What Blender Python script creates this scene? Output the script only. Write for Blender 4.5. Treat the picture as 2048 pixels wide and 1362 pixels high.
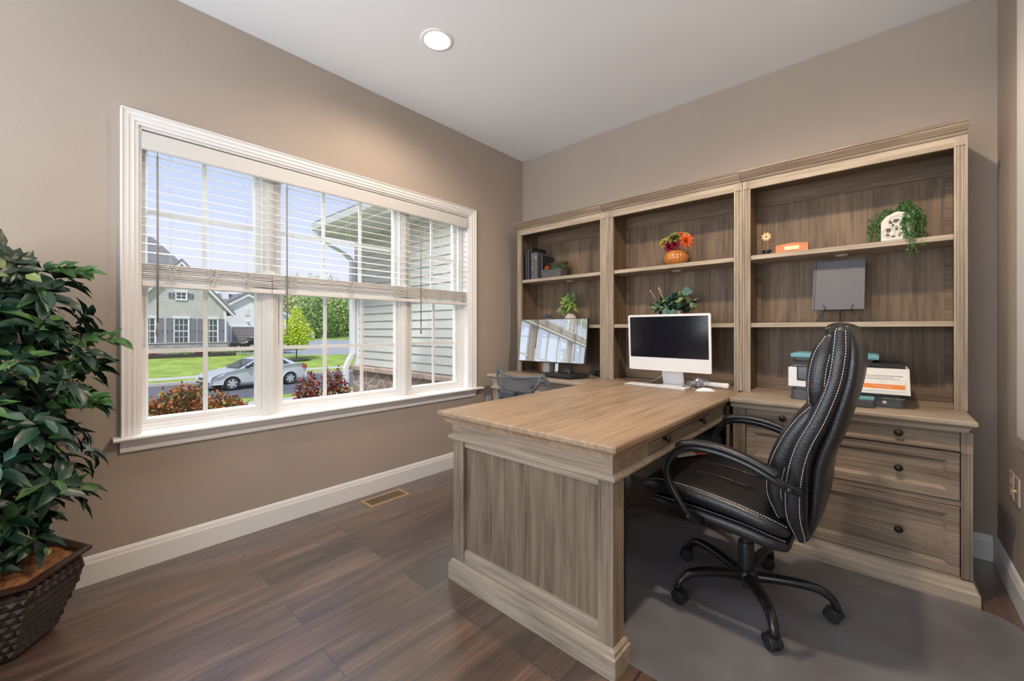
import bpy, bmesh, math, random
from mathutils import Vector, Matrix

for o in list(bpy.data.objects):
    bpy.data.objects.remove(o)
COL = bpy.context.scene.collection
SC = bpy.context.scene
PI = math.pi

# ---------------------------------------------------------------- camera
cam = bpy.data.cameras.new('camera')
cam.sensor_width = 36.0
cam.lens = 36.0 * 820.0 / 2048.0
cam.shift_y = -21.0 / 2048.0
cam.clip_start = 0.05
cam.clip_end = 500
camo = bpy.data.objects.new('camera', cam)
COL.objects.link(camo)
CAM = Vector((2.6365, -3.0861, 1.1374))
camo.location = CAM
camo.rotation_euler = (PI / 2, 0, math.radians(42.0))
SC.camera = camo

# ---------------------------------------------------------------- colour management
SC.view_settings.view_transform = 'Standard'
SC.view_settings.look = 'None'
SC.view_settings.exposure = 0.0
SC.view_settings.gamma = 1.0
SC.view_settings.use_curve_mapping = False

# ---------------------------------------------------------------- world: pale hazy sky
W = bpy.data.worlds.new('sky')
SC.world = W
W.use_nodes = True
nt = W.node_tree
nt.nodes.clear()
out = nt.nodes.new('ShaderNodeOutputWorld')
bg = nt.nodes.new('ShaderNodeBackground')
tc = nt.nodes.new('ShaderNodeTexCoord')
sep = nt.nodes.new('ShaderNodeSeparateXYZ')
rmp = nt.nodes.new('ShaderNodeValToRGB')
nt.links.new(tc.outputs['Generated'], sep.inputs[0])
nt.links.new(sep.outputs['Z'], rmp.inputs[0])
nt.links.new(rmp.outputs[0], bg.inputs[0])
nt.links.new(bg.outputs[0], out.inputs[0])
e = rmp.color_ramp.elements
e[0].position = 0.0
e[0].color = (0.74, 0.75, 0.82, 1)
e[1].position = 0.5
e[1].color = (0.42, 0.52, 0.80, 1)
k = e.new(0.14); k.color = (0.66, 0.69, 0.83, 1)
k = e.new(0.28); k.color = (0.52, 0.60, 0.82, 1)
bg.inputs[1].default_value = 1.35

# ---------------------------------------------------------------- lights
def light(name, kind, loc, rot, energy, color, **kw):
    l = bpy.data.lights.new(name, kind)
    l.energy = energy
    l.color = color
    for a, b in kw.items():
        setattr(l, a, b)
    o = bpy.data.objects.new(name, l)
    COL.objects.link(o)
    o.location = loc
    o.rotation_euler = rot
    return o

# hazy high sun from over the house, falling on the street side
light('sun', 'SUN', (5, 0, 20), Vector((-.44, .40, -.80)).to_track_quat('-Z', 'Y').to_euler(), 3.8, (1.0, 0.96, 0.9), angle=math.radians(6))
# added fill lamp at the made-up rear window, brightens room and ceiling
light('added_rear_fill', 'AREA', (1.55, -5.0, 1.5), (math.radians(132), 0, 0), 112.0, (0.86, 0.93, 1.0), shape='RECTANGLE', size=2.6, size_y=2.2)
# added fill lamp outside, above the sightlines, slanting down through the street window
light('added_high_fill', 'AREA', (-0.80, -1.77, 2.95), (0, math.radians(-38), 0), 130.0, (0.92, 0.96, 1.0), shape='RECTANGLE', size=1.0, size_y=2.2)
# daylight through the street window
light('street_window_daylight', 'AREA', (-0.35, -1.77, 1.5), (0, math.radians(-90), 0), 1.0, (0.9, 0.95, 1.0), shape='RECTANGLE', size=1.6, size_y=2.2).data.cycles.is_portal = True

# ---------------------------------------------------------------- materials
MATS = {}
def base_mat(name):
    m = bpy.data.materials.new(name)
    m.use_nodes = True
    t = m.node_tree
    b = t.nodes['Principled BSDF']
    MATS[name] = m
    return m, t, b

def mat(name, col, rough=0.5, metal=0.0, var=0.0, vscale=8.0, bump=0.0, bscale=60.0, emit=None, estr=0.0, coat=0.0, alpha=None, spec=None, stretch=None, sheen=0.0):
    m, t, b = base_mat(name)
    c = tuple(col) + (1,)
    b.inputs['Base Color'].default_value = c
    b.inputs['Roughness'].default_value = rough
    b.inputs['Metallic'].default_value = metal
    if spec is not None:
        b.inputs['Specular IOR Level'].default_value = spec
    if coat:
        b.inputs['Coat Weight'].default_value = coat
        b.inputs['Coat Roughness'].default_value = 0.08
    if emit:
        b.inputs['Emission Color'].default_value = tuple(emit) + (1,)
        b.inputs['Emission Strength'].default_value = estr
    tcn = t.nodes.new('ShaderNodeTexCoord')
    mp = t.nodes.new('ShaderNodeMapping')
    if stretch:
        mp.inputs['Scale'].default_value = stretch
    t.links.new(tcn.outputs['Object'], mp.inputs[0])
    if var:
        n = t.nodes.new('ShaderNodeTexNoise')
        n.inputs['Scale'].default_value = vscale
        n.inputs['Detail'].default_value = 4
        t.links.new(mp.outputs[0], n.inputs['Vector'])
        r = t.nodes.new('ShaderNodeValToRGB')
        r.color_ramp.elements[0].position = 0.3
        r.color_ramp.elements[1].position = 0.7
        r.color_ramp.elements[0].color = tuple(max(0, x * (1 - var)) for x in col) + (1,)
        r.color_ramp.elements[1].color = tuple(min(1, x * (1 + var)) for x in col) + (1,)
        t.links.new(n.outputs[0], r.inputs[0])
        t.links.new(r.outputs[0], b.inputs['Base Color'])
    if bump:
        n2 = t.nodes.new('ShaderNodeTexNoise')
        n2.inputs['Scale'].default_value = bscale
        n2.inputs['Detail'].default_value = 3
        t.links.new(mp.outputs[0], n2.inputs['Vector'])
        bp = t.nodes.new('ShaderNodeBump')
        bp.inputs['Strength'].default_value = bump
        bp.inputs['Distance'].default_value = 0.003
        t.links.new(n2.outputs[0], bp.inputs['Height'])
        t.links.new(bp.outputs[0], b.inputs['Normal'])
    return m

def wood(name, lt, dk, axis, rough=0.55, fine=85.0, bump=0.35, blotch=None):
    m, t, b = base_mat(name)
    L = t.links.new
    tcn = t.nodes.new('ShaderNodeTexCoord')
    mp = t.nodes.new('ShaderNodeMapping')
    s = [fine, fine, fine]
    s['xyz'.index(axis)] = fine * 0.035
    mp.inputs['Scale'].default_value = s
    L(tcn.outputs['Object'], mp.inputs[0])
    n = t.nodes.new('ShaderNodeTexNoise')
    n.inputs['Scale'].default_value = 1.0
    n.inputs['Detail'].default_value = 5
    n.inputs['Roughness'].default_value = 0.65
    n.inputs['Distortion'].default_value = 0.3
    L(mp.outputs[0], n.inputs['Vector'])
    mp2 = t.nodes.new('ShaderNodeMapping')
    s2 = [9.0, 9.0, 9.0]
    s2['xyz'.index(axis)] = 1.1
    mp2.inputs['Scale'].default_value = s2
    L(tcn.outputs['Object'], mp2.inputs[0])
    n3 = t.nodes.new('ShaderNodeTexNoise')
    n3.inputs['Scale'].default_value = 1.0
    n3.inputs['Detail'].default_value = 3
    n3.inputs['Distortion'].default_value = 1.2
    L(mp2.outputs[0], n3.inputs['Vector'])
    r = t.nodes.new('ShaderNodeValToRGB')
    r.color_ramp.elements[0].position = 0.36
    r.color_ramp.elements[1].position = 0.60
    r.color_ramp.elements[0].color = tuple(dk) + (1,)
    r.color_ramp.elements[1].color = tuple(lt) + (1,)
    mx = t.nodes.new('ShaderNodeMath')
    mx.operation = 'MULTIPLY_ADD'
    mx.inputs[1].default_value = 0.55
    L(n.outputs[0], mx.inputs[0])
    m2 = t.nodes.new('ShaderNodeMath')
    m2.operation = 'MULTIPLY'
    m2.inputs[1].default_value = 0.45
    L(n3.outputs[0], m2.inputs[0])
    L(m2.outputs[0], mx.inputs[2])
    L(mx.outputs[0], r.inputs[0])
    L(r.outputs[0], b.inputs['Base Color'])
    b.inputs['Roughness'].default_value = rough
    b.inputs['Specular IOR Level'].default_value = 0.35
    bp = t.nodes.new('ShaderNodeBump')
    bp.inputs['Strength'].default_value = bump
    bp.inputs['Distance'].default_value = 0.002
    L(n.outputs[0], bp.inputs['Height'])
    L(bp.outputs[0], b.inputs['Normal'])
    return m

def wood3(name, lt, dk, **k):
    return {a: wood(name + '_' + a, lt, dk, a, **k) for a in 'xyz'}

OAK = wood3('weathered_oak', (0.335, 0.262, 0.195), (0.135, 0.100, 0.072))
OAKL = wood3('pale_oak', (0.44, 0.365, 0.285), (0.235, 0.188, 0.14))
OAKM = wood3('panel_oak', (0.265, 0.202, 0.145), (0.115, 0.083, 0.058))
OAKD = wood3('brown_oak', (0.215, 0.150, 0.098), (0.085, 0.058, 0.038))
DESKTOP = wood('desktop_oak', (0.44, 0.315, 0.21), (0.25, 0.17, 0.11), 'y', rough=0.42, fine=55)

mat('valance_white', (0.64, 0.625, 0.605), 0.5)
mat('wall_paint', (0.405, 0.343, 0.290), 0.85, var=0.03, vscale=2.0, bump=0.12, bscale=220)
mat('ceiling_paint', (0.86, 0.88, 0.91), 0.9)
mat('trim_white', (0.80, 0.79, 0.78), 0.38)
mat('vinyl_white', (0.80, 0.80, 0.79), 0.35)
mat('blind_white', (0.80, 0.775, 0.745), 0.5)
mat('blind_cord', (0.66, 0.63, 0.58), 0.8)
mat('wand_grey', (0.28, 0.25, 0.235), 0.4)
mat('black_leather', (0.012, 0.012, 0.014), 0.33, bump=0.35, bscale=180, spec=0.6)
mat('stitch_white', (0.72, 0.72, 0.74), 0.7)
mat('black_metal', (0.010, 0.010, 0.011), 0.28, spec=0.6)
mat('black_plastic', (0.016, 0.017, 0.019), 0.42)
mat('dark_grey_plastic', (0.055, 0.062, 0.072), 0.4)
mat('chair_grey_plastic', (0.10, 0.115, 0.135), 0.4)
mat('bronze_knob', (0.035, 0.030, 0.022), 0.35, metal=0.7)
mat('aluminium', (0.62, 0.63, 0.64), 0.28, metal=0.85)
mat('silver_white', (0.74, 0.74, 0.75), 0.3)
mat('key_white', (0.86, 0.86, 0.86), 0.4)
mat('screen_black', (0.008, 0.008, 0.013), 0.12, spec=0.4)
mat('screen_mirror', (0.66, 0.69, 0.70), 0.02, metal=0.95)
mat('outlet_plastic', (0.72, 0.68, 0.62), 0.4)
mat('outlet_bronze', (0.50, 0.40, 0.32), 0.4)
mat('slot_dark', (0.02, 0.02, 0.02), 0.6)
mat('vent_tan', (0.46, 0.31, 0.17), 0.45, metal=0.2)
mat('teal_plastic', (0.16, 0.40, 0.45), 0.4)
mat('printer_white', (0.74, 0.74, 0.73), 0.45)
mat('paper_white', (0.82, 0.82, 0.80), 0.7)
mat('paper_orange', (0.80, 0.24, 0.035), 0.6)
mat('print_grey', (0.14, 0.15, 0.17), 0.7)
mat('print_pale', (0.50, 0.60, 0.66), 0.7)
mat('gold_print', (0.75, 0.66, 0.36), 0.4, metal=0.3)
mat('book_black', (0.018, 0.019, 0.022), 0.5)
mat('book_grey', (0.09, 0.088, 0.10), 0.55)
mat('binder_navy', (0.018, 0.024, 0.035), 0.45)
mat('page_edge', (0.32, 0.25, 0.18), 0.8)
mat('slate_cover', (0.115, 0.115, 0.135), 0.6)
mat('wicker_grey', (0.10, 0.098, 0.105), 0.8, var=0.4, vscale=120, bump=0.9, bscale=150)
mat('pumpkin_glaze', (0.42, 0.15, 0.03), 0.12, var=0.15, vscale=20, coat=0.6)
mat('copper_wood', (0.52, 0.17, 0.05), 0.35, var=0.25, vscale=12, stretch=(1, 1, 8))
mat('brass_plate', (0.78, 0.56, 0.26), 0.3, metal=0.5)
mat('petal_wood', (0.80, 0.52, 0.26), 0.5)
mat('stem_brown', (0.13, 0.065, 0.03), 0.7)
mat('ceramic_white', (0.58, 0.57, 0.53), 0.3, var=0.08, vscale=40)
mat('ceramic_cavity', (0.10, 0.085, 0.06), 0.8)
mat('terracotta_tan', (0.40, 0.27, 0.19), 0.6)
mat('green_mid', (0.05, 0.135, 0.03), 0.5, var=0.4, vscale=25)
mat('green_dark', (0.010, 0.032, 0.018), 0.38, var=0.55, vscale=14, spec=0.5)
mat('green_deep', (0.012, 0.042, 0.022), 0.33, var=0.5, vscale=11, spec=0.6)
mat('green_pale', (0.17, 0.24, 0.085), 0.5, var=0.35, vscale=22)
mat('green_blue', (0.055, 0.135, 0.11), 0.5, var=0.3, vscale=30)
mat('green_bright', (0.20, 0.34, 0.055), 0.6, var=0.4, vscale=30)
mat('leaf_olive', (0.20, 0.21, 0.05), 0.5, var=0.3, vscale=40)
mat('berry_olive', (0.16, 0.135, 0.055), 0.45)
mat('flower_red', (0.62, 0.04, 0.03), 0.55, var=0.3, vscale=60)
mat('flower_orange', (0.72, 0.13, 0.03), 0.55, var=0.3, vscale=60)
mat('flower_wine', (0.26, 0.012, 0.035), 0.55, var=0.3, vscale=60)
mat('flower_yellow', (0.50, 0.40, 0.10), 0.55, var=0.25, vscale=60)
mat('dried_stem', (0.30, 0.17, 0.13), 0.8)
mat('basket_brown', (0.020, 0.009, 0.006), 0.36, var=0.35, vscale=30, spec=0.6)
mat('basket_rim', (0.035, 0.013, 0.008), 0.25, spec=0.6)
mat('moss_rust', (0.24, 0.095, 0.03), 0.95, var=0.5, vscale=60, bump=1.0, bscale=90)
mat('bark', (0.07, 0.045, 0.03), 0.9)
mat('clear_plastic_bag', (0.6, 0.62, 0.66), 0.15, metal=0.3)
mat('cable_white', (0.75, 0.75, 0.74), 0.5)
mat('cable_black', (0.012, 0.012, 0.012), 0.5)
mat('kneehole_clutter', (0.05, 0.055, 0.08), 0.4, var=0.6, vscale=40)
# outdoors
mat('grass', (0.27, 0.37, 0.06), 0.95, var=0.28, vscale=1.3)
mat('asphalt', (0.125, 0.125, 0.14), 0.9, var=0.12, vscale=2)
mat('asphalt_pale', (0.33, 0.33, 0.35), 0.9)
mat('concrete', (0.52, 0.48, 0.42), 0.9, var=0.1, vscale=3)
mat('mulch', (0.05, 0.045, 0.042), 1.0, var=0.3, vscale=10)
mat('soil', (0.30, 0.26, 0.20), 1.0, var=0.25, vscale=6)
mat('white_siding', (0.82, 0.82, 0.80), 0.7)
mat('exterior_white', (0.74, 0.75, 0.76), 0.5)
mat('garage_grey', (0.27, 0.25, 0.235), 0.7)
mat('shutter_slate', (0.20, 0.20, 0.235), 0.7)
mat('window_dark', (0.07, 0.09, 0.10), 0.15)
mat('car_silver', (0.64, 0.66, 0.72), 0.25, metal=0.3, coat=0.5)
mat('car_white', (0.68, 0.70, 0.73), 0.3)
mat('car_black', (0.02, 0.022, 0.026), 0.25, coat=0.5)
mat('car_glass', (0.04, 0.05, 0.06), 0.08)
mat('tyre', (0.02, 0.02, 0.021), 0.8)
mat('rim_silver', (0.60, 0.61, 0.62), 0.35, metal=0.3)
mat('lamp_red', (0.45, 0.06, 0.06), 0.3)
mat('headlamp', (0.55, 0.57, 0.60), 0.15)
mat('tree_lime', (0.56, 0.66, 0.05), 0.8, var=0.3, vscale=3)
mat('tree_green', (0.32, 0.44, 0.15), 0.9, var=0.4, vscale=0.8)
mat('tree_deep', (0.20, 0.33, 0.09), 0.9, var=0.4, vscale=0.8)
mat('tree_rust', (0.52, 0.42, 0.26), 0.9, var=0.4, vscale=0.8)
mat('tree_pale', (0.46, 0.52, 0.22), 0.9, var=0.4, vscale=0.8)
mat('barberry', (0.22, 0.022, 0.03), 0.6, var=0.5, vscale=20)
mat('spirea_rust', (0.46, 0.15, 0.04), 0.6, var=0.5, vscale=14)
mat('spirea_green', (0.17, 0.22, 0.04), 0.6, var=0.4, vscale=14)
mat('lamp_glow', (1, 1, 1), 0.5, emit=(1.0, 0.97, 0.9), estr=6.0)
mat('lamp_baffle', (0.85, 0.85, 0.84), 0.5)

def mat_roof():
    m, t, b = base_mat('roof_shingle')
    tcn = t.nodes.new('ShaderNodeTexCoord')
    n = t.nodes.new('ShaderNodeTexNoise'); n.inputs['Scale'].default_value = 5
    mp = t.nodes.new('ShaderNodeMapping'); mp.inputs['Scale'].default_value = (1, 1, 6)
    t.links.new(tcn.outputs['Object'], mp.inputs[0]); t.links.new(mp.outputs[0], n.inputs['Vector'])
    r = t.nodes.new('ShaderNodeValToRGB')
    r.color_ramp.elements[0].color = (0.13, 0.13, 0.14, 1); r.color_ramp.elements[1].color = (0.27, 0.265, 0.27, 1)
    t.links.new(n.outputs[0], r.inputs[0]); t.links.new(r.outputs[0], b.inputs['Base Color'])
    b.inputs['Roughness'].default_value = 0.95
mat_roof()

def mat_bands(name, col, line, axis, step, frac=0.08, col2=None, cellw=None):
    """horizontal courses: a narrow line of another colour every step metres"""
    m, t, b = base_mat(name)
    L = t.links.new
    tcn = t.nodes.new('ShaderNodeTexCoord')
    br = t.nodes.new('ShaderNodeTexBrick')
    mp = t.nodes.new('ShaderNodeMapping')
    sp = t.nodes.new('ShaderNodeSeparateXYZ')
    cb = t.nodes.new('ShaderNodeCombineXYZ')
    L(tcn.outputs['Object'], sp.inputs[0])
    L(sp.outputs['Y' if axis == 'y' else 'X'], cb.inputs[0])
    L(sp.outputs['Z'], cb.inputs[1])
    L(cb.outputs[0], br.inputs['Vector'])
    br.inputs['Scale'].default_value = 1.0
    br.inputs['Row Height'].default_value = step
    br.inputs['Brick Width'].default_value = cellw or 50.0
    br.inputs['Mortar Size'].default_value = step * frac / 2
    br.inputs['Color1'].default_value = tuple(col) + (1,)
    br.inputs['Color2'].default_value = tuple(col2 or col) + (1,)
    br.inputs['Mortar'].default_value = tuple(line) + (1,)
    L(br.outputs[0], b.inputs['Base Color'])
    b.inputs['Roughness'].default_value = 0.8
mat_bands('shake_siding', (0.49, 0.485, 0.45), (0.32, 0.315, 0.29), 'y', 0.13, 0.16, (0.58, 0.57, 0.53), 0.22)

def mat_stone(name, c1, c2, c3, mortar, scale):
    m, t, b = base_mat(name)
    L = t.links.new
    tcn = t.nodes.new('ShaderNodeTexCoord')
    mp = t.nodes.new('ShaderNodeMapping'); mp.inputs['Scale'].default_value = (scale, scale, scale * 1.5)
    L(tcn.outputs['Object'], mp.inputs[0])
    v = t.nodes.new('ShaderNodeTexVoronoi'); v.feature = 'F1'
    v2 = t.nodes.new('ShaderNodeTexVoronoi'); v2.feature = 'DISTANCE_TO_EDGE'
    for q in (v, v2):
        q.inputs['Scale'].default_value = 1.0
        L(mp.outputs[0], q.inputs['Vector'])
    sp = t.nodes.new('ShaderNodeSeparateColor')
    L(v.outputs['Color'], sp.inputs[0])
    r = t.nodes.new('ShaderNodeValToRGB')
    r.color_ramp.elements[0].color = tuple(c1) + (1,); r.color_ramp.elements[1].color = tuple(c3) + (1,)
    k = r.color_ramp.elements.new(0.5); k.color = tuple(c2) + (1,)
    L(sp.outputs[0], r.inputs[0])
    lt = t.nodes.new('ShaderNodeMath'); lt.operation = 'LESS_THAN'; lt.inputs[1].default_value = 0.045
    L(v2.outputs['Distance'], lt.inputs[0])
    mx = t.nodes.new('ShaderNodeMix'); mx.data_type = 'RGBA'
    L(lt.outputs[0], mx.inputs[0]); L(r.outputs[0], mx.inputs[6]); mx.inputs[7].default_value = tuple(mortar) + (1,)
    L(mx.outputs[2], b.inputs['Base Color'])
    b.inputs['Roughness'].default_value = 0.9
    bp = t.nodes.new('ShaderNodeBump'); bp.inputs['Distance'].default_value = 0.03; bp.inputs['Strength'].default_value = 0.6
    L(v2.outputs['Distance'], bp.inputs['Height']); L(bp.outputs[0], b.inputs['Normal'])
mat_stone('field_stone', (0.34, 0.22, 0.15), (0.24, 0.17, 0.155), (0.42, 0.34, 0.26), (0.42, 0.38, 0.33), 4.2)
mat_stone('grey_stone', (0.34, 0.33, 0.32), (0.42, 0.39, 0.34), (0.28, 0.29, 0.30), (0.48, 0.46, 0.43), 2.2)
mat('stone_cap', (0.42, 0.31, 0.25), 0.9, var=0.2, vscale=12, bump=0.8, bscale=20)
mat('own_siding', (0.53, 0.525, 0.475), 0.6)

def mat_glass():
    m = bpy.data.materials.new('window_glass'); m.use_nodes = True
    t = m.node_tree; t.nodes.clear()
    o = t.nodes.new('ShaderNodeOutputMaterial'); a = t.nodes.new('ShaderNodeBsdfTransparent')
    g = t.nodes.new('ShaderNodeBsdfGlossy'); g.inputs['Roughness'].default_value = 0.0
    x = t.nodes.new('ShaderNodeMixShader'); x.inputs[0].default_value = 0.035
    a.inputs[0].default_value = (0.96, 0.97, 0.97, 1)
    t.links.new(a.outputs[0], x.inputs[1]); t.links.new(g.outputs[0], x.inputs[2]); t.links.new(x.outputs[0], o.inputs[0])
    MATS['window_glass'] = m
mat_glass()

def mat_mesh():
    m = bpy.data.materials.new('mesh_fabric'); m.use_nodes = True
    t = m.node_tree; b = t.nodes['Principled BSDF']
    b.inputs['Base Color'].default_value = (0.07, 0.08, 0.10, 1); b.inputs['Roughness'].default_value = 0.6
    o = t.nodes['Material Output']
    a = t.nodes.new('ShaderNodeBsdfTransparent'); x = t.nodes.new('ShaderNodeMixShader')
    tcn = t.nodes.new('ShaderNodeTexCoord'); v = t.nodes.new('ShaderNodeTexChecker'); v.inputs['Scale'].default_value = 260
    t.links.new(tcn.outputs['Object'], v.inputs['Vector'])
    mr = t.nodes.new('ShaderNodeMapRange'); mr.inputs[3].default_value = 0.45; mr.inputs[4].default_value = 0.9
    t.links.new(v.outputs['Fac'], mr.inputs[0]); t.links.new(mr.outputs[0], x.inputs[0])
    t.links.new(a.outputs[0], x.inputs[1]); t.links.new(b.outputs[0], x.inputs[2]); t.links.new(x.outputs[0], o.inputs[0])
    MATS['mesh_fabric'] = m
mat_mesh()

def mat_chairmat():
    m, t, b = base_mat('frosted_vinyl')
    L = t.links.new
    b.inputs['Base Color'].default_value = (0.125, 0.118, 0.122, 1)
    b.inputs['Roughness'].default_value = 0.46
    b.inputs['Specular IOR Level'].default_value = 0.75
    tcn = t.nodes.new('ShaderNodeTexCoord')
    n = t.nodes.new('ShaderNodeTexNoise'); n.inputs['Scale'].default_value = 330; n.inputs['Detail'].default_value = 1
    L(tcn.outputs['Object'], n.inputs['Vector'])
    n2 = t.nodes.new('ShaderNodeTexNoise'); n2.inputs['Scale'].default_value = 3.0; n2.inputs['Detail'].default_value = 2
    L(tcn.outputs['Object'], n2.inputs['Vector'])
    r = t.nodes.new('ShaderNodeValToRGB')
    r.color_ramp.elements[0].color = (0.135, 0.127, 0.132, 1); r.color_ramp.elements[1].color = (0.20, 0.20, 0.222, 1)
    r.color_ramp.elements[0].position = 0.35; r.color_ramp.elements[1].position = 0.65
    L(n2.outputs[0], r.inputs[0]); L(r.outputs[0], b.inputs['Base Color'])
    bp = t.nodes.new('ShaderNodeBump'); bp.inputs['Strength'].default_value = 0.5; bp.inputs['Distance'].default_value = 0.002
    L(n.outputs[0], bp.inputs['Height']); L(bp.outputs[0], b.inputs['Normal'])
mat_chairmat()

def mat_floor():
    m, t, b = base_mat('laminate_planks')
    L = t.links.new
    tcn = t.nodes.new('ShaderNodeTexCoord')
    sp = t.nodes.new('ShaderNodeSeparateXYZ'); L(tcn.outputs['Object'], sp.inputs[0])
    cb = t.nodes.new('ShaderNodeCombineXYZ')
    ax = t.nodes.new('ShaderNodeMath'); ax.operation = 'ADD'; ax.inputs[1].default_value = -0.085 + 1.78
    ay = t.nodes.new('ShaderNodeMath'); ay.operation = 'ADD'; ay.inputs[1].default_value = 20.3
    L(sp.outputs['X'], ax.inputs[0]); L(sp.outputs['Y'], ay.inputs[0])
    L(ay.outputs[0], cb.inputs[0]); L(ax.outputs[0], cb.inputs[1])
    br = t.nodes.new('ShaderNodeTexBrick')
    br.offset = 0.37; br.offset_frequency = 2; br.squash = 1.0
    br.inputs['Scale'].default_value = 1.0
    br.inputs['Brick Width'].default_value = 1.22
    br.inputs['Row Height'].default_value = 0.178
    br.inputs['Mortar Size'].default_value = 0.0016
    br.inputs['Mortar Smooth'].default_value = 0.0
    br.inputs['Bias'].default_value = 0.0
    br.inputs['Color1'].default_value = (0, 0, 0, 1); br.inputs['Color2'].default_value = (1, 1, 1, 1)
    br.inputs['Mortar'].default_value = (0.5, 0.5, 0.5, 1)
    L(cb.outputs[0], br.inputs['Vector'])
    # grain stretched along the plank, shifted from plank to plank
    sh = t.nodes.new('ShaderNodeVectorMath'); sh.operation = 'MULTIPLY_ADD'
    sh.inputs[1].default_value = (7.0, 3.0, 0.0)
    L(br.outputs['Color'], sh.inputs[0]); L(cb.outputs[0], sh.inputs[2])
    mp = t.nodes.new('ShaderNodeMapping'); mp.inputs['Scale'].default_value = (2.2, 75.0, 1.0)
    L(sh.outputs[0], mp.inputs[0])
    n = t.nodes.new('ShaderNodeTexNoise'); n.inputs['Scale'].default_value = 1.0; n.inputs['Detail'].default_value = 6; n.inputs['Roughness'].default_value = 0.7
    L(mp.outputs[0], n.inputs['Vector'])
    mp2 = t.nodes.new('ShaderNodeMapping'); mp2.inputs['Scale'].default_value = (1.6, 11.0, 1.0)
    L(sh.outputs[0], mp2.inputs[0])
    n2 = t.nodes.new('ShaderNodeTexNoise'); n2.inputs['Scale'].default_value = 1.0; n2.inputs['Detail'].default_value = 4; n2.inputs['Distortion'].default_value = 1.0
    L(mp2.outputs[0], n2.inputs['Vector'])
    r1 = t.nodes.new('ShaderNodeValToRGB')
    r1.color_ramp.elements[0].position = 0.30; r1.color_ramp.elements[1].position = 0.70
    r1.color_ramp.elements[0].color = (0.018, 0.011, 0.009, 1); r1.color_ramp.elements[1].color = (0.185, 0.105, 0.070, 1)
    kk = r1.color_ramp.elements.new(0.5); kk.color = (0.080, 0.046, 0.033, 1)
    ad = t.nodes.new('ShaderNodeMath'); ad.operation = 'MULTIPLY_ADD'; ad.inputs[1].default_value = 0.42
    m2 = t.nodes.new('ShaderNodeMath'); m2.operation = 'MULTIPLY'; m2.inputs[1].default_value = 0.58
    L(n2.outputs[0], m2.inputs[0]); L(n.outputs[0], ad.inputs[0]); L(m2.outputs[0], ad.inputs[2]); L(ad.outputs[0], r1.inputs[0])
    hs = t.nodes.new('ShaderNodeMapRange'); hs.inputs[3].default_value = 0.65; hs.inputs[4].default_value = 1.35
    L(br.outputs['Color'], hs.inputs[0])
    mul = t.nodes.new('ShaderNodeMix'); mul.data_type = 'RGBA'; mul.blend_type = 'MULTIPLY'; mul.inputs[0].default_value = 1.0
    L(r1.outputs[0], mul.inputs[6]); L(hs.outputs[0], mul.inputs[7])
    jo = t.nodes.new('ShaderNodeMix'); jo.data_type = 'RGBA'
    L(br.outputs['Fac'], jo.inputs[0]); L(mul.outputs[2], jo.inputs[6]); jo.inputs[7].default_value = (0.02, 0.014, 0.012, 1)
    L(jo.outputs[2], b.inputs['Base Color'])
    b.inputs['Roughness'].default_value = 0.34
    b.inputs['Specular IOR Level'].default_value = 0.8
    b.inputs['Coat Weight'].default_value = 1.0
    b.inputs['Coat IOR'].default_value = 1.75
    b.inputs['Coat Roughness'].default_value = 0.27
    bp = t.nodes.new('ShaderNodeBump'); bp.inputs['Strength'].default_value = 0.35; bp.inputs['Distance'].default_value = 0.0015
    L(n.outputs[0], bp.inputs['Height']); L(bp.outputs[0], b.inputs['Normal']); L(bp.outputs[0], b.inputs['Coat Normal'])
mat_floor()

# ---------------------------------------------------------------- mesh helpers
def BM():
    return bmesh.new()

def box(bm, x0, x1, y0, y1, z0, z1):
    v = [bm.verts.new((x, y, z)) for z in (z0, z1) for y in (y0, y1) for x in (x0, x1)]
    for f in ((0, 2, 3, 1), (4, 5, 7, 6), (0, 1, 5, 4), (2, 6, 7, 3), (0, 4, 6, 2), (1, 3, 7, 5)):
        bm.faces.new([v[i] for i in f])
    return bm

def loops(bm, ls, cap0=True, cap1=True, closed=True, wrap=False):
    """bridge successive loops of equal length"""
    vs = [[bm.verts.new(p) for p in l] for l in ls]
    n = len(vs[0])
    rng = range(n if closed else n - 1)
    pairs = list(zip(vs, vs[1:])) + ([(vs[-1], vs[0])] if wrap else [])
    for a, b in pairs:
        for i in rng:
            j = (i + 1) % n
            try:
                bm.faces.new((a[i], a[j], b[j], b[i]))
            except ValueError:
                pass
    if cap0 and not wrap and closed:
        bm.faces.new(vs[0][::-1])
    if cap1 and not wrap and closed:
        bm.faces.new(vs[-1])
    return vs

def tube(bm, pts, r, seg=8, flat=1.0, up=None):
    pts = [Vector(p) for p in pts]
    n = len(pts)
    rs = r if isinstance(r, (list, tuple)) else [r] * n
    ls = []
    prev = None
    for i, p in enumerate(pts):
        d = (pts[min(i + 1, n - 1)] - pts[max(i - 1, 0)])
        if d.length < 1e-9:
            d = Vector((0, 0, 1))
        d.normalize()
        if prev is None:
            a = Vector(up) if up else (Vector((0, 0, 1)) if abs(d.z) < 0.9 else Vector((1, 0, 0)))
            u = d.cross(a).normalized()
        else:
            u = (prev - d * prev.dot(d))
            if u.length < 1e-6:
                u = d.orthogonal()
            u.normalize()
        prev = u
        w = d.cross(u)
        ls.append([p + u * math.cos(2 * PI * k / seg) * rs[i] + w * math.sin(2 * PI * k / seg) * rs[i] * flat for k in range(seg)])
    loops(bm, ls)
    return bm

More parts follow.
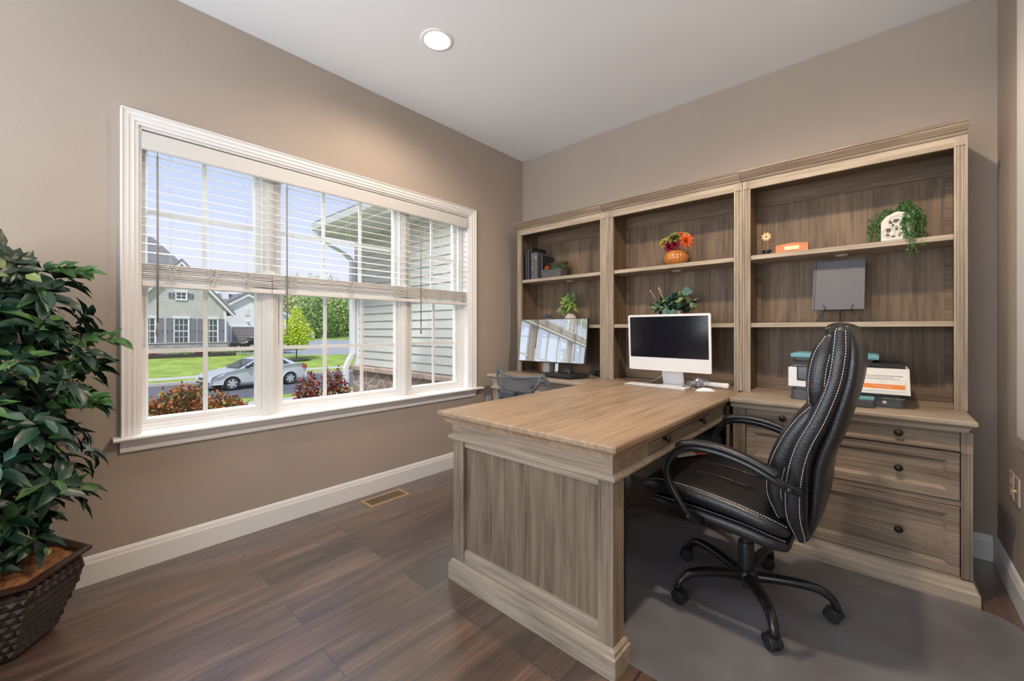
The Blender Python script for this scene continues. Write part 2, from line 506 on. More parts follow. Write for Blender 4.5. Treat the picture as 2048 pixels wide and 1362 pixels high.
def smooth_path(pts, n=6):
    pts = [Vector(p) for p in pts]
    P = [pts[0] * 2 - pts[1]] + pts + [pts[-1] * 2 - pts[-2]]
    o = []
    for i in range(1, len(P) - 2):
        a, b, c, d = P[i - 1], P[i], P[i + 1], P[i + 2]
        for k in range(n):
            t = k / n
            o.append(0.5 * ((2 * b) + (c - a) * t + (2 * a - 5 * b + 4 * c - d) * t * t + (3 * b - a - 3 * c + d) * t ** 3))
    o.append(pts[-1])
    return o

def lathe(bm, prof, c, seg=24, axis='z', cap=True):
    ls = []
    for r, h in prof:
        l = []
        for k in range(seg):
            a = 2 * PI * k / seg
            q = (math.cos(a) * r, math.sin(a) * r)
            if axis == 'z': l.append((c[0] + q[0], c[1] + q[1], c[2] + h))
            elif axis == 'y': l.append((c[0] + q[0], c[1] + h, c[2] - q[1]))
            else: l.append((c[0] + h, c[1] + q[0], c[2] + q[1]))
        ls.append(l)
    loops(bm, ls, cap, cap)
    return bm

def prism(bm, poly, axis, a, b):
    """poly in the two other axes (in xyz order), extruded from a to b"""
    def p(q, h):
        if axis == 'x': return (h, q[0], q[1])
        if axis == 'y': return (q[0], h, q[1])
        return (q[0], q[1], h)
    loops(bm, [[p(q, a) for q in poly], [p(q, b) for q in poly]])
    return bm

def ringbox(bm, x0, x1, y0, y1, prof, sides='xXyY'):
    """stack of rectangles at heights z grown by o on the named sides: a moulded slab with mitred corners"""
    ls = []
    for o, z in prof:
        a = x0 - (o if 'x' in sides else 0); b = x1 + (o if 'X' in sides else 0)
        c = y0 - (o if 'y' in sides else 0); d = y1 + (o if 'Y' in sides else 0)
        ls.append([(a, c, z), (b, c, z), (b, d, z), (a, d, z)])
    loops(bm, ls)
    return bm

def panel(bm, axis, u0, u1, z0, z1, prof):
    """rectangle loops on a vertical face: prof = (inset, coordinate along axis)"""
    ls = []
    for i, h in prof:
        q = [(u0 + i, z0 + i), (u1 - i, z0 + i), (u1 - i, z1 - i), (u0 + i, z1 - i)]
        ls.append([(h, a, b) if axis == 'x' else (a, h, b) for a, b in q])
    loops(bm, ls)
    return bm

def frame(bm, axis, u0, u1, z0, z1, prof, skip_bottom=False):
    """picture frame: prof = closed list of (outward offset, coordinate along axis)"""
    rs = []
    for o, h in prof:
        zb = z0 if skip_bottom else z0 - o
        q = [(u0 - o, zb), (u0 - o, z1 + o), (u1 + o, z1 + o), (u1 + o, zb)]
        rs.append([(h, a, b) if axis == 'x' else (a, h, b) for a, b in q])
    if skip_bottom:
        vs = loops(bm, rs, False, False, closed=False, wrap=True)
        bm.faces.new([v[0] for v in vs])
        bm.faces.new([v[-1] for v in vs][::-1])
    else:
        loops(bm, rs, False, False, wrap=True)
    return bm

ROOTM = {}
def obj(name, bm, m, parent=None, smooth=False, bevel=0.0, local=False, seg=2):
    """links bm as one mesh; world coordinates unless local=True"""
    if parent is not None and not local and parent.name in ROOTM:
        bm.transform(ROOTM[parent.name].inverted())
    if bm.faces:
        bmesh.ops.recalc_face_normals(bm, faces=bm.faces)
    me = bpy.data.meshes.new(name)
    bm.to_mesh(me)
    bm.free()
    me.materials.append(MATS[m] if isinstance(m, str) else m)
    if smooth:
        for p in me.polygons:
            p.use_smooth = True
    o = bpy.data.objects.new(name, me)
    COL.objects.link(o)
    if parent is not None:
        o.parent = parent
        if parent.name in ROOTM:
            ROOTM[o.name] = ROOTM[parent.name]
    if bevel:
        b = o.modifiers.new('bevel', 'BEVEL')
        b.width = bevel
        b.segments = seg
        b.limit_method = 'ANGLE'
        b.angle_limit = math.radians(40)
    return o

def auto(o, ang=35):
    """smooth shading with sharp edges kept"""
    me = o.data
    bm = bmesh.new(); bm.from_mesh(me)
    for f in bm.faces: f.smooth = True
    for ed in bm.edges:
        if len(ed.link_faces) == 2 and ed.calc_face_angle(0) > math.radians(ang): ed.smooth = False
    bm.to_mesh(me); bm.free()
    return o

def tag(o, label, cat, group=None, kind=None):
    o['label'] = label
    o['category'] = cat
    if group: o['group'] = group
    if kind: o['kind'] = kind
    return o

def thing(name, label, cat, loc=(0, 0, 0), rz=0.0, group=None):
    o = bpy.data.objects.new(name, None)
    COL.objects.link(o)
    o.location = loc
    o.rotation_euler = (0, 0, rz)
    o.empty_display_size = 0.05
    ROOTM[o.name] = Matrix.Translation(Vector(loc)) @ Matrix.Rotation(rz, 4, 'Z')
    return tag(o, label, cat, group)

def struct(name, bm, m, **k):
    o = obj(name, bm, m, **k)
    o['kind'] = 'structure'
    return o

def dup(root, loc, label, group=None, rz=None):
    r = root.copy(); COL.objects.link(r); r.location = loc
    if rz is not None: r.rotation_euler = (0, 0, rz)
    r['label'] = label
    if group: r['group'] = group
    for ch in list(root.children):
        c = ch.copy(); COL.objects.link(c); c.parent = r
        for g in list(ch.children):
            d = g.copy(); COL.objects.link(d); d.parent = c
    return r

def text(name, s, loc, size, m, parent, rot=(PI / 2, 0, 0), ext=0.0003, align='CENTER', squeeze=1.0):
    cu = bpy.data.curves.new(name, 'FONT')
    cu.body = s; cu.size = size; cu.extrude = ext; cu.align_x = align; cu.align_y = 'CENTER'
    cu.materials.append(MATS[m])
    o = bpy.data.objects.new(name, cu)
    COL.objects.link(o)
    M = Matrix.Translation(Vector(loc)) @ Matrix.Rotation(rot[2], 4, 'Z') @ Matrix.Rotation(rot[1], 4, 'Y') @ Matrix.Rotation(rot[0], 4, 'X') @ Matrix.Diagonal((squeeze, 1, 1, 1))
    if parent is not None:
        M = ROOTM[parent.name].inverted() @ M
        o.parent = parent
    me = bpy.data.meshes.new_from_object(o)
    bpy.data.objects.remove(o)
    o = bpy.data.objects.new(name, me)
    COL.objects.link(o)
    if parent is not None:
        o.parent = parent
    o.matrix_local = M
    return o

def leaf(bm, p, d, n, L, w, fold=0.25, curl=0.2):
    """ovate leaf: base p, direction d, normal n"""
    d = d.normalized()
    s = d.cross(n)
    if s.length < 1e-5: s = d.orthogonal()
    s.normalize(); n = s.cross(d).normalized()
    def q(t, k, up): return p + d * (L * t) + s * (w * k) + n * (up * w - curl * L * t * t)
    b0 = bm.verts.new(q(0, 0, 0)); m1 = bm.verts.new(q(.38, 0, 0)); m2 = bm.verts.new(q(.72, 0, 0)); tp = bm.verts.new(q(1, 0, 0))
    l1 = bm.verts.new(q(.3, .5, fold)); l2 = bm.verts.new(q(.65, .42, fold)); r1 = bm.verts.new(q(.3, -.5, fold)); r2 = bm.verts.new(q(.65, -.42, fold))
    for f in ((b0, m1, l1), (m1, m2, l2, l1), (m2, tp, l2), (b0, r1, m1), (m1, r1, r2, m2), (m2, r2, tp)):
        bm.faces.new(f)

def leaf4(bm, p, d, n, L, w):
    d = d.normalized(); s = d.cross(n)
    if s.length < 1e-5: s = d.orthogonal()
    s.normalize()
    v = [bm.verts.new(x) for x in (p, p + d * L * .5 + s * w * .5, p + d * L, p + d * L * .5 - s * w * .5)]
    bm.faces.new(v)

def rdir(R):
    while True:
        v = Vector((R.uniform(-1, 1), R.uniform(-1, 1), R.uniform(-1, 1)))
        if 0.05 < v.length < 1: return v.normalized()

# ================================================================ ROOM
H = 2.80; XR = 3.06; YF = -4.9
WY0, WY1, WZ0, WZ1 = -2.825, -0.71, 0.64, 2.115      # street window opening
b = BM()
box(b, -0.16, 0, YF, WY0, -0.5, H + .3); box(b, -0.16, 0, WY1, 0, -0.5, H + .3)
box(b, -0.16, 0, WY0, WY1, -0.5, WZ0 - .0185); box(b, -0.16, 0, WY0, WY1, WZ1, H + .3)
struct('wall_left', b, 'wall_paint')
b = BM(); box(b, -0.16, XR + .15, 0, 0.14, 0, H + .3); struct('wall_back', b, 'wall_paint')
b = BM(); box(b, XR, XR + .15, YF, 0, 0, H + .3); struct('wall_right', b, 'wall_paint')
b = BM()
box(b, -0.16, 0.25, YF - .15, YF, 0, H + .3); box(b, 2.85, XR + .15, YF - .15, YF, 0, H + .3)
box(b, 0.25, 2.85, YF - .15, YF, 0, 0.4); box(b, 0.25, 2.85, YF - .15, YF, 2.6, H + .3)
struct('wall_front', b, 'wall_paint')
b = BM(); box(b, -0.0, XR, YF, 0, -0.06, 0); struct('floor', b, 'laminate_planks')
CANS = [(0.744, -1.627), (2.32, -1.627), (0.744, -3.7), (2.32, -3.7)]
b = BM(); box(b, 0, XR, YF, 0, H, H + .02)
bmesh.ops.delete(b, geom=list(b.verts), context='VERTS')
# ceiling slab with a round hole over every recessed lamp
def ceiling(b):
    R = 0.078; S = 24
    xs = [0] ; cells = []
    hw = 0.12
    gx = [0, .744 - hw, .744 + hw, 2.32 - hw, 2.32 + hw, XR]
    gy = [YF, -3.7 - hw, -3.7 + hw, -1.627 - hw, -1.627 + hw, 0]
    for i in range(5):
        for j in range(5):
            a, c, d, f = gx[i], gx[i + 1], gy[j], gy[j + 1]
            if i in (1, 3) and j in (1, 3):
                cx, cy = (a + c) / 2, (d + f) / 2
                o, n = [], []
                for k in range(S):
                    t = 2 * PI * (k + .5) / S
                    x, y = math.cos(t), math.sin(t)
                    s = hw / max(abs(x), abs(y))
                    o.append((cx + x * s, cy + y * s, H)); n.append((cx + x * R, cy + y * R, H))
                # square corners
                loops(b, [o, n, [(p[0], p[1], H + .09) for p in n]], False, False)
                for sx, sy in ((1, 1), (-1, 1), (-1, -1), (1, -1)):
                    q = sorted(o, key=lambda p: (p[0] - cx - sx * hw) ** 2 + (p[1] - cy - sy * hw) ** 2)[:2]
                    b.faces.new([b.verts.new(v) for v in (q[0], q[1], (cx + sx * hw, cy + sy * hw, H))])
            else:
                b.faces.new([b.verts.new(v) for v in ((a, d, H), (a, f, H), (c, f, H), (c, d, H))])
    bmesh.ops.remove_doubles(b, verts=b.verts, dist=1e-5)
ceiling(b)
o = struct('ceiling', b, 'ceiling_paint')
b = BM(); box(b, -0.16, XR + .15, YF - .15, .14, H + .1, H + .3); struct('trim_9', b, 'ceiling_paint')
b = BM(); box(b, -3, 7, -9.5, YF - .15, 2.95, 3.1); struct('sun_blocker_roof', b, 'exterior_white')  # unseen roof added outside to keep the sun out of the rear opening

# baseboards
def baseboard(name, poly, axis, a, c):
    b = BM(); prism(b, poly, axis, a, c); return struct(name, b, 'trim_white', bevel=.001)
bz = [(0, 0), (.016, 0), (.016, .094), (.012, .104), (.011, .112), (.006, .122), (.0, .126)]
baseboard('baseboard_left', bz, 'y', YF, -.0)
baseboard('baseboard_back', [(-q[0], q[1]) for q in bz], 'x', 0.016, XR - .016)
baseboard('baseboard_right', [(XR - q[0], q[1]) for q in bz], 'y', YF, 0)

# street window: casing, stool, apron, frame, panes
win = BM()
frame(win, 'x', WY0, WY1, WZ0, WZ1, [(0, 0.0), (0, .010), (.012, .012), (.016, .017), (.030, .016), (.036, .021), (.050, .021), (.058, .028), (.062, .028), (.064, 0)], skip_bottom=True)
win_casing = struct('trim_1', win, 'trim_white', bevel=.0008)
b = BM()
box(b, -.155, 0, WY0 - .0, WY0 + .012, WZ0, WZ1); box(b, -.155, 0, WY1 - .012, WY1, WZ0, WZ1); box(b, -.155, 0, WY0 + .012, WY1 - .012, WZ1 - .012, WZ1)
struct('trim_2', b, 'trim_white')
b = BM()
prism(b, [(-.15, WZ0 - .018), (.052, WZ0 - .018), (.058, WZ0 - .012), (.058, WZ0 - .006), (.052, WZ0), (-.15, WZ0)], 'y', WY0 + .0005, WY1 - .0005)
prism(b, [(0, WZ0 - .018), (.052, WZ0 - .018), (.058, WZ0 - .012), (.058, WZ0 - .006), (.052, WZ0), (0, WZ0)], 'y', WY0 - .09, WY0 + .0005)
prism(b, [(0, WZ0 - .018), (.052, WZ0 - .018), (.058, WZ0 - .012), (.058, WZ0 - .006), (.052, WZ0), (0, WZ0)], 'y', WY1 - .0005, WY1 + .13)
struct('trim_3', b, 'trim_white')
b = BM()
za = WZ0 - .018
ls = []
for q in [(0.036, za), (.034, za - .016), (.022, za - .03), (.016, za - .034), (.016, za - .055), (.010, za - .06), (0, za - .06)]:
    ls.append(q)
prism(b, [(0, za)] + ls, 'y', WY0 - .065, WY1 + .062)
struct('trim_4', b, 'trim_white', bevel=.0008)

UN = [(WY0 - .030, -2.232), (-2.232, -1.305), (-1.305, WY1 - .012)]
GX = -.135
for i, (a, c) in enumerate(UN):
    root = bpy.data.objects.new('window_%d' % (i + 1), None); COL.objects.link(root); root['kind'] = 'structure'
    root.location = (GX, a, WZ0); ROOTM[root.name] = Matrix.Translation((GX, a, WZ0))
    z0, z1 = WZ0 + .0, WZ1 - .012
    b = BM(); frame(b, 'x', a + .042, c - .042, z0 + .03, z1 - .035, [(0, -.155), (0, -.075), (.018, -.075), (.018, -.065), (.042 if i != 1 else .042, -.065), (.042, -.155)])
    obj('window_frame', b, 'vinyl_white', root, bevel=.001)['kind'] = 'structure'
    mz = 1.385
    y0, y1 = a + .042, c - .042
    for nm, (s0, s1, xx) in dict(lower_sash=(z0 + .03, mz, -.10), upper_sash=(mz, z1 - .035, -.125)).items():
        b = BM(); frame(b, 'x', y0 + .034, y1 - .034, s0 + .03, s1 - .018, [(0, xx - .012), (0, xx + .008), (.008, xx + .016), (.0335, xx + .016), (.0335, xx - .012)])
        n = 3 if i == 1 else 2
        g0, g1 = y0 + .034, y1 - .034
        for k in range(1, n):
            yy = g0 + (g1 - g0) * k / n
            box(b, xx - .004, xx + .004, yy - .0105, yy + .0105, s0 + .03, s1 - .018)
        zz = 1.03 if nm == 'lower_sash' else 1.735
        box(b, xx - .0038, xx + .0042, g0, g1, zz - .0105, zz + .0105)
        s = obj(nm, b, 'vinyl_white', root); s['kind'] = 'structure'
        b = BM(); box(b, xx - .008, xx - .005, g0 - .002, g1 + .002, s0 + .028, s1 - .016)
        p = obj('pane', b, 'window_glass', s); p['kind'] = 'structure'
        p.visible_shadow = True
# mullion covers between the units
b = BM()
for yy in (-2.232, -1.305):
    box(b, -.155, -.058, yy - .012, yy + .012, WZ0, WZ1 - .012)
struct('trim_5', b, 'vinyl_white', bevel=.002)

# made-up window behind the camera, added to carry the rear fill lamp
root = bpy.data.objects.new('window_4', None); COL.objects.link(root); root['kind'] = 'structure'
root.location = (1.55, YF, 1.5); ROOTM[root.name] = Matrix.Translation((1.55, YF, 1.5))
b = BM(); frame(b, 'y', .31, 2.79, .46, 2.54, [(0, YF - .09), (0, YF - .04), (.06, YF - .04), (.06, YF - .09)])
for xx in (1.13, 1.96): box(b, xx - .04, xx + .04, YF - .09, YF - .04, .46, 2.54)
box(b, .31, 2.79, YF - .08, YF - .05, 1.9, 1.94)
obj('window_frame', b, 'vinyl_white', root)['kind'] = 'structure'

# thin white board with a tan strip below, on the right wall
b = BM(); box(b, XR - .007, XR, -1.4, -.43, .70, 2.72)
struct('trim_6', b, 'trim_white', bevel=.003, seg=3)
b = BM(); box(b, XR - .006, XR, -1.42, -.42, .655, .70)
struct('trim_7', b, 'outlet_bronze', bevel=.003)

# recessed ceiling lamps
def can(x, y, label, first=None):
    t = thing('recessed_ceiling_lamp', label, 'ceiling light', (x, y, H))
    b = BM(); lathe(b, [(.070, .0), (.072, -.004), (.080, -.006), (.092, -.004), (.094, .0)], (x, y, H), 40, cap=False)
    b.faces.ensure_lookup_table()
    obj('trim_ring', b, 'lamp_baffle', t, smooth=True)
    b = BM(); lathe(b, [(.070, 0.0), (.062, .07)], (x, y, H), 32, cap=False); obj('reflector', b, 'lamp_baffle', t, smooth=True)
    b = BM(); lathe(b, [(.061, .060), (.061, .068)], (x, y, H), 32); obj('lamp_lens', b, 'lamp_glow', t)
    if y < -3: return t
    l = light('ceiling_lamp_light', 'SPOT', (x, y, H - .012), (0, 0, 0), CANW * (.55 if x < 1 else 1.7), (1.0, 0.79, 0.58), spot_size=math.radians(165), spot_blend=0.55, shadow_soft_size=0.05)
    return t
CANW = 70.0
can(*CANS[0], 'white recessed round ceiling lamp shining between window wall and desk')
can(*CANS[1], 'white recessed round ceiling lamp above the black leather chair')
for q, w in zip(CANS[2:], ('left', 'right')):
    can(*q, 'white recessed round ceiling lamp behind the camera, on the %s' % w)

# floor register
t = thing('floor_register', 'tan metal floor vent with louvres, set in the floor below the window', 'vent', (.143, -1.59, 0))
vx0, vx1, vy0, vy1 = .074, .212, -1.74, -1.445
b = BM()
ls = []
for i, z in ((0, 0.0005), (.002, .004), (.018, .005), (.020, .002)):
    ls.append([(vx0 + i, vy0 + i, z), (vx1 - i, vy0 + i, z), (vx1 - i, vy1 - i, z), (vx0 + i, vy1 - i, z)])
loops(b, ls, False, False); obj('vent_frame', b, 'vent_tan', t)
b = BM(); box(b, vx0 + .018, vx1 - .018, vy0 + .018, vy1 - .018, .0004, .001); obj('vent_opening', b, 'slot_dark', t)
b = BM()
for k in range(19):
    y = vy0 + .028 + k * (vy1 - vy0 - .056) / 18
    prism(b, [(y - .0010, .0015), (y + .0004, .0015), (y + .0022, .0045), (y - .0012, .0045)], 'x', vx0 + .019, vx1 - .019)
obj('louvres', b, 'vent_tan', t)

# outlets
t = thing('wall_outlet', 'white outlet plate on the window wall beside the pale writing desk', 'outlet', (0.003, -.47, .49))
b = BM(); panel(b, 'x', -.505, -.435, .43, .545, [(0, .0005), (0, .004), (.004, .006)]); obj('cover_plate', b, 'outlet_plastic', t)
for zz in (.45, .495):
    b = BM(); box(b, .006, .0075, -.486, -.454, zz, zz + .03); obj('socket', b, 'outlet_plastic', t)
t = thing('wall_outlet', 'tan double socket plate low on the wall, nearer the cabinet corner', 'outlet', (XR, -.315, .465))
b = BM(); panel(b, 'x', -.352, -.282, .408, .523, [(0, XR), (0, XR - .004), (.004, XR - .006)]); obj('cover_plate', b, 'outlet_bronze', t)
for zz in (.44, .488):
    b = BM(); box(b, XR - .009, XR - .006, -.333, -.301, zz - .014, zz + .014); obj('socket', b, 'outlet_bronze', t, bevel=.003)
t = thing('wall_outlet', 'tan cable jack plate low on the wall, farther from the cabinet corner', 'outlet', (XR, -.41, .465))
b = BM(); panel(b, 'x', -.447, -.377, .408, .523, [(0, XR), (0, XR - .004), (.004, XR - .006)]); obj('cover_plate', b, 'outlet_bronze', t)
b = BM(); lathe(b, [(.006, -.018), (.006, -.006)], (XR, -.412, .465), 12, 'x'); obj('jack', b, 'brass_plate', t)

# ================================================================ BLINDS
BX = -.035
def blind(a, c, yw, cords, label, wz0, wz1):
    t = thing('window_blind', label, 'blind', (BX, (a + c) / 2, 2.05), group='white slatted blinds in the street window')
    b = BM(); box(b, BX - .03, BX + .022, a, c, 2.045, 2.095); obj('headrail', b, 'blind_white', t, bevel=.002)
    b = BM()
    za, n = 1.992, 12
    for k in range(n):
        z = za - k * .0432
        prism(b, [(BX - .0232, z + .0085), (BX, z + .0035), (BX + .0232, z - .0030), (BX + .0232, z - .0055), (BX, z + .001), (BX - .0232, z + .006)], 'y', a + .003, c - .003)
    obj('slats', b, 'blind_white', t)
    b = BM()
    R = random.Random(int(a * 100))
    z = 1.463
    for k in range(9):
        z = 1.463 - k * .0086 - (0.002 if k > 4 else 0)
        dx = R.uniform(-.004, .004)
        prism(b, [(BX - .024 + dx, z), (BX + .024 + dx, z - R.uniform(0, .001)), (BX + .024 + dx, z - .0052), (BX - .024 + dx, z - .005)], 'y', a + .0008, c - .0008)
    obj('stacked_slats', b, 'blind_white', t)
    b = BM(); box(b, BX - .026, BX + .026, a + .0006, c - .0006, 1.350, 1.374); obj('bottom_rail', b, 'blind_white', t, bevel=.003)
    for y in cords:
        b = BM()
        for dx in (-.0255, .0255):
            tube(b, [(BX + dx, y, 2.045), (BX + dx, y, 1.463)], .0007, 5)
        obj('ladder_cord', b, 'blind_cord', t)
    for y in cords:
        b = BM()
        for s in range(9):
            z = 1.46 - s * .0098
            w = R.uniform(.010, .024)
            y0 = y + R.uniform(-.006, .006)
            pts = [(BX + .026, y0 - w * .3, z), (BX + .032, y0 - w, z - .006), (BX + .036, y0 - w * .4, z - .013), (BX + .031, y0, z - .006), (BX + .036, y0 + w * .5, z - .012), (BX + .032, y0 + w, z - .004), (BX + .027, y0 + w * .2, z)]
            tube(b, smooth_path(pts, 3), .0016, 5)
        obj('gathered_cord', b, 'blind_cord', t, smooth=True)
    b = BM(); tube(b, [(BX + .032, yw, 1.99), (BX + .032, yw + .001, wz0)], .0042, 8)
    tube(b, [(BX + .032, yw, 2.06), (BX + .034, yw, 2.04), (BX + .032, yw, 1.99)], .002, 6)
    tube(b, [(BX + .032, yw, wz0 + .004), (BX + .032, yw, wz0 - .02), (BX + .032, yw, wz0 - .055), (BX + .032, yw, wz0 - .065)], [.004, .0055, .0075, .003], 10)
    obj('tilt_wand', b, 'wand_grey', t, smooth=True)
    return t
blind(-2.811, -2.2425, -2.755, (-2.70, -2.53, -2.37), 'white slatted blind, half raised, over the narrow pane nearest the potted tree', 1.17, 0)
blind(-2.240, -1.322, -2.165, (-2.13, -1.77, -1.42), 'widest white slatted blind, half raised, over the pane with the house eave', 1.17, 0)
blind(-1.3195, -.724, -1.205, (-1.165, -1.02, -.87), 'white slatted blind, half raised, over the narrow pane filled with grey siding', 1.17, 0)
t = thing('blind_valance', 'long white valance board across the window above all three blinds', 'valance', (-.01, -1.76, 2.06))
b = BM(); prism(b, [(.0, 2.005), (.010, 2.005), (.014, 2.012), (.014, 2.085), (.008, 2.092), (.0, 2.092)], 'y', WY0 + .012, WY1 - .03)
obj('valance_board', b, 'valance_white', t)
b = BM(); box(b, -.06, .0, WY1 - .036, WY1 - .03, 2.005, 2.092); obj('valance_return', b, 'blind_white', t)

# ================================================================ OFFICE FURNITURE
ZT = .765
def fluted(bm, x0, x1, yf, yb, z0, z1, n=3, inset=.0):
    """fluted pilaster: front at yf (towards -y), back at yb, n grooves"""
    w = x1 - x0
    m = w * .12
    poly = [(x0, yb), (x0, yf), (x0 + m, yf)]
    step = (w - 2 * m) / n
    for k in range(n):
        c0 = x0 + m + step * k + step * .16; c1 = x0 + m + step * (k + 1) - step * .16
        for j in range(6):
            a = PI * j / 5
            poly.append(((c0 + c1) / 2 - math.cos(a) * (c1 - c0) / 2, yf + math.sin(a) * min(.011, (c1 - c0) * .75)))
    poly += [(x1 - m, yf), (x1, yf), (x1, yb)]
    prism(bm, poly, 'z', z0, z1)
    return bm

def moulded_top(x0, x1, y0, y1, sides):
    b = BM()
    ringbox(b, x0, x1, y0, y1, [(-.034, ZT - .054), (-.024, ZT - .052), (-.022, ZT - .044), (-.018, ZT - .034), (-.010, ZT - .026), (-.002, ZT - .022), (0, ZT - .018), (0, ZT - .006), (-.003, ZT - .001), (-.006, ZT)], sides)
    return b

# ---- peninsula desk
X0, X1 = 1.105, 2.012
desk = thing('partner_desk', 'wooden partner desk standing out into the room, carrying the white computer', 'desk', (1.56, -1.1, 0))
obj('desk_top', moulded_top(X0, X1, -1.902, -.335, 'xXyY'), DESKTOP, desk)
# drawer aprons along both long sides
ax0, ax1 = 1.175, 1.985
b = BM(); box(b, ax0, ax1, -1.872, -1.80, .66, ZT - .05); box(b, ax0, ax0 + .02, -1.80, -.60, .66, ZT - .05)
box(b, ax0, ax1, -.62, -.58, .66, ZT - .05)
box(b, ax1 - .02, ax1, -1.80, -1.60, .66, ZT - .05); box(b, ax1 - .02, ax1, -.86, -.60, .66, ZT - .05); box(b, ax1 - .03, ax1 - .012, -1.60, -.86, .66, ZT - .05)
obj('apron', b, OAK['x'], desk, bevel=.001)
b = BM(); box(b, ax1 - .06, ax1 + .001, -1.597, -.863, .668, ZT - .057)
dr = obj('drawer', b, OAK['y'], desk, bevel=.0015)
def knob(parent, x, y, z, axis, name='knob'):
    b = BM(); lathe(b, [(.006, 0), (.0055, .010), (.010, .014), (.0145, .018), (.0155, .023), (.013, .027), (.006, .029)] if axis == 'x' else [(.006, 0), (.0055, -.010), (.010, -.014), (.0145, -.018), (.0155, -.023), (.013, -.027), (.006, -.029)], (x, y, z), 18, axis)
    return obj(name, b, 'bronze_knob', parent, smooth=True)
for y in (-1.455, -1.012): knob(dr, ax1 + .001, y, .703, 'x')
b = BM(); ringbox(b, ax0, ax1, -1.872, -.60, [(.0, .640), (.010, .640), (.014, .646), (.014, .656), (.006, .662), (0, .664)], 'xXyY')
bmesh.ops.delete(b, geom=[f for f in b.faces if len(f.verts) == 4 and abs(f.normal.z) > .9 and f.calc_area() > .5], context='FACES_ONLY')
obj('apron_moulding', b, OAKL['x'], desk)
# end panel
b = BM(); box(b, 1.245, 1.932, -1.846, -1.80, .07, .66); obj('end_panel', b, OAKM['z'], desk)
for q in ((1.178, 1.247), (1.928, 1.984)):
    b = BM(); box(b, q[0], q[1], -1.868, -1.79, .085, .712); obj('corner_post', b, OAK['z'], desk, bevel=.002)
b = BM(); box(b, 1.247, 1.928, -1.861, -1.84, .612, .645); obj('panel_rail', b, OAKL['x'], desk, bevel=.001)
b = BM(); box(b, 1.247, 1.928, -1.869, -1.84, .664, .712); obj('panel_rail', b, OAKL['x'], desk, bevel=.001)
b = BM(); prism(b, [(-1.862, .08), (-1.862, .138), (-1.858, .146), (-1.850, .15), (-1.84, .15), (-1.84, .08)], 'x', 1.247, 1.928)
obj('panel_rail', b, OAKL['x'], desk, bevel=.001)
b = BM(); ringbox(b, 1.178, 1.984, -1.868, -1.79, [(.017, 0), (.017, .068), (.011, .072), (.010, .084), (.004, .090), (.0, .093)], 'xXyY'); obj('plinth', b, OAKL['x'], desk)
# knee-hole back
b = BM(); box(b, 1.17, 1.99, -.07, -.05, 0, .71); box(b, 1.985, 2.0, -.55, -.07, 0, .71); obj('back_panel', b, OAKD['x'], desk)
b = BM(); box(b, 1.12, 1.99, -.335, -.05, ZT - .03, ZT - .0005); obj('rear_top', b, DESKTOP, desk)

# ---- right base cabinet
cab = thing('drawer_cabinet', 'wooden base cabinet with three wide drawers, carrying the printer', 'cabinet', (2.47, -.30, 0))
obj('cabinet_top', moulded_top(X1 + .003, 2.928, -.602, -.02, 'Xy'), OAKL['x'], cab)
b = BM(); box(b, 2.02, 2.905, -.535, -.02, .06, .712); obj('carcass', b, OAK['x'], cab)
for q in ((2.885, 2.918), (2.022, 2.082)):
    b = BM(); fluted(b, q[0], q[1], -.558, -.53, .10, .6219, 3)
    box(b, q[0] - .001, q[1] + .001, -.557, -.53, .622, .712)
    obj('pilaster', b, OAK['z'], cab)
b = BM(); box(b, 2.905, 2.918, -.53, -.02, .09, .712); obj('side_panel', b, OAK['z'], cab)
def cdrawer(z0, z1, style, kz):
    b = BM()
    u0, u1 = 2.087, 2.881
    if style == 'flat':
        box(b, u0, u1, -.556, -.53, z0 + .022, z1)
        prism(b, [(-.53, z0), (-.562, z0), (-.570, z0 + .006), (-.570, z0 + .014), (-.562, z0 + .020), (-.556, z0 + .024), (-.53, z0 + .024)], 'x', u0, u1)
    else:
        panel(b, 'y', u0, u1, z0, z1, [(0, -.53), (0, -.556), (.001, -.557), (.036, -.557), (.040, -.554), (.050, -.547), (.054, -.547)])
    d = obj('drawer', b, OAK['x'], cab, bevel=.0007 if style == 'flat' else 0)
    for x in (2.255, 2.694): knob(d, x, -.556 if style == 'flat' else -.547, kz, 'y')
cdrawer(.626, .712, 'flat', .680)
cdrawer(.421, .621, 'panel', .521)
cdrawer(.105, .394, 'panel', .246)
for q in ((.397, .418, -.553), (.070, .102, -.556)):
    b = BM(); box(b, 2.084, 2.884, q[2], -.53, q[0], q[1]); obj('drawer_rail', b, OAK['x'], cab)
b = BM(); box(b, 2.0835, 2.0865, -.545, -.531, .10, .712); box(b, 2.8815, 2.884, -.545, -.531, .10, .712); box(b, 2.086, 2.882, -.545, -.531, .102, .105); obj('shadow_gap', b, 'slot_dark', cab)
b = BM(); ringbox(b, 2.020, 2.920, -.560, -.02, [(.018, 0), (.018, .052), (.010, .060), (.008, .072), (.003, .082), (0, .092)], 'Xy'); obj('plinth', b, OAKL['x'], cab)

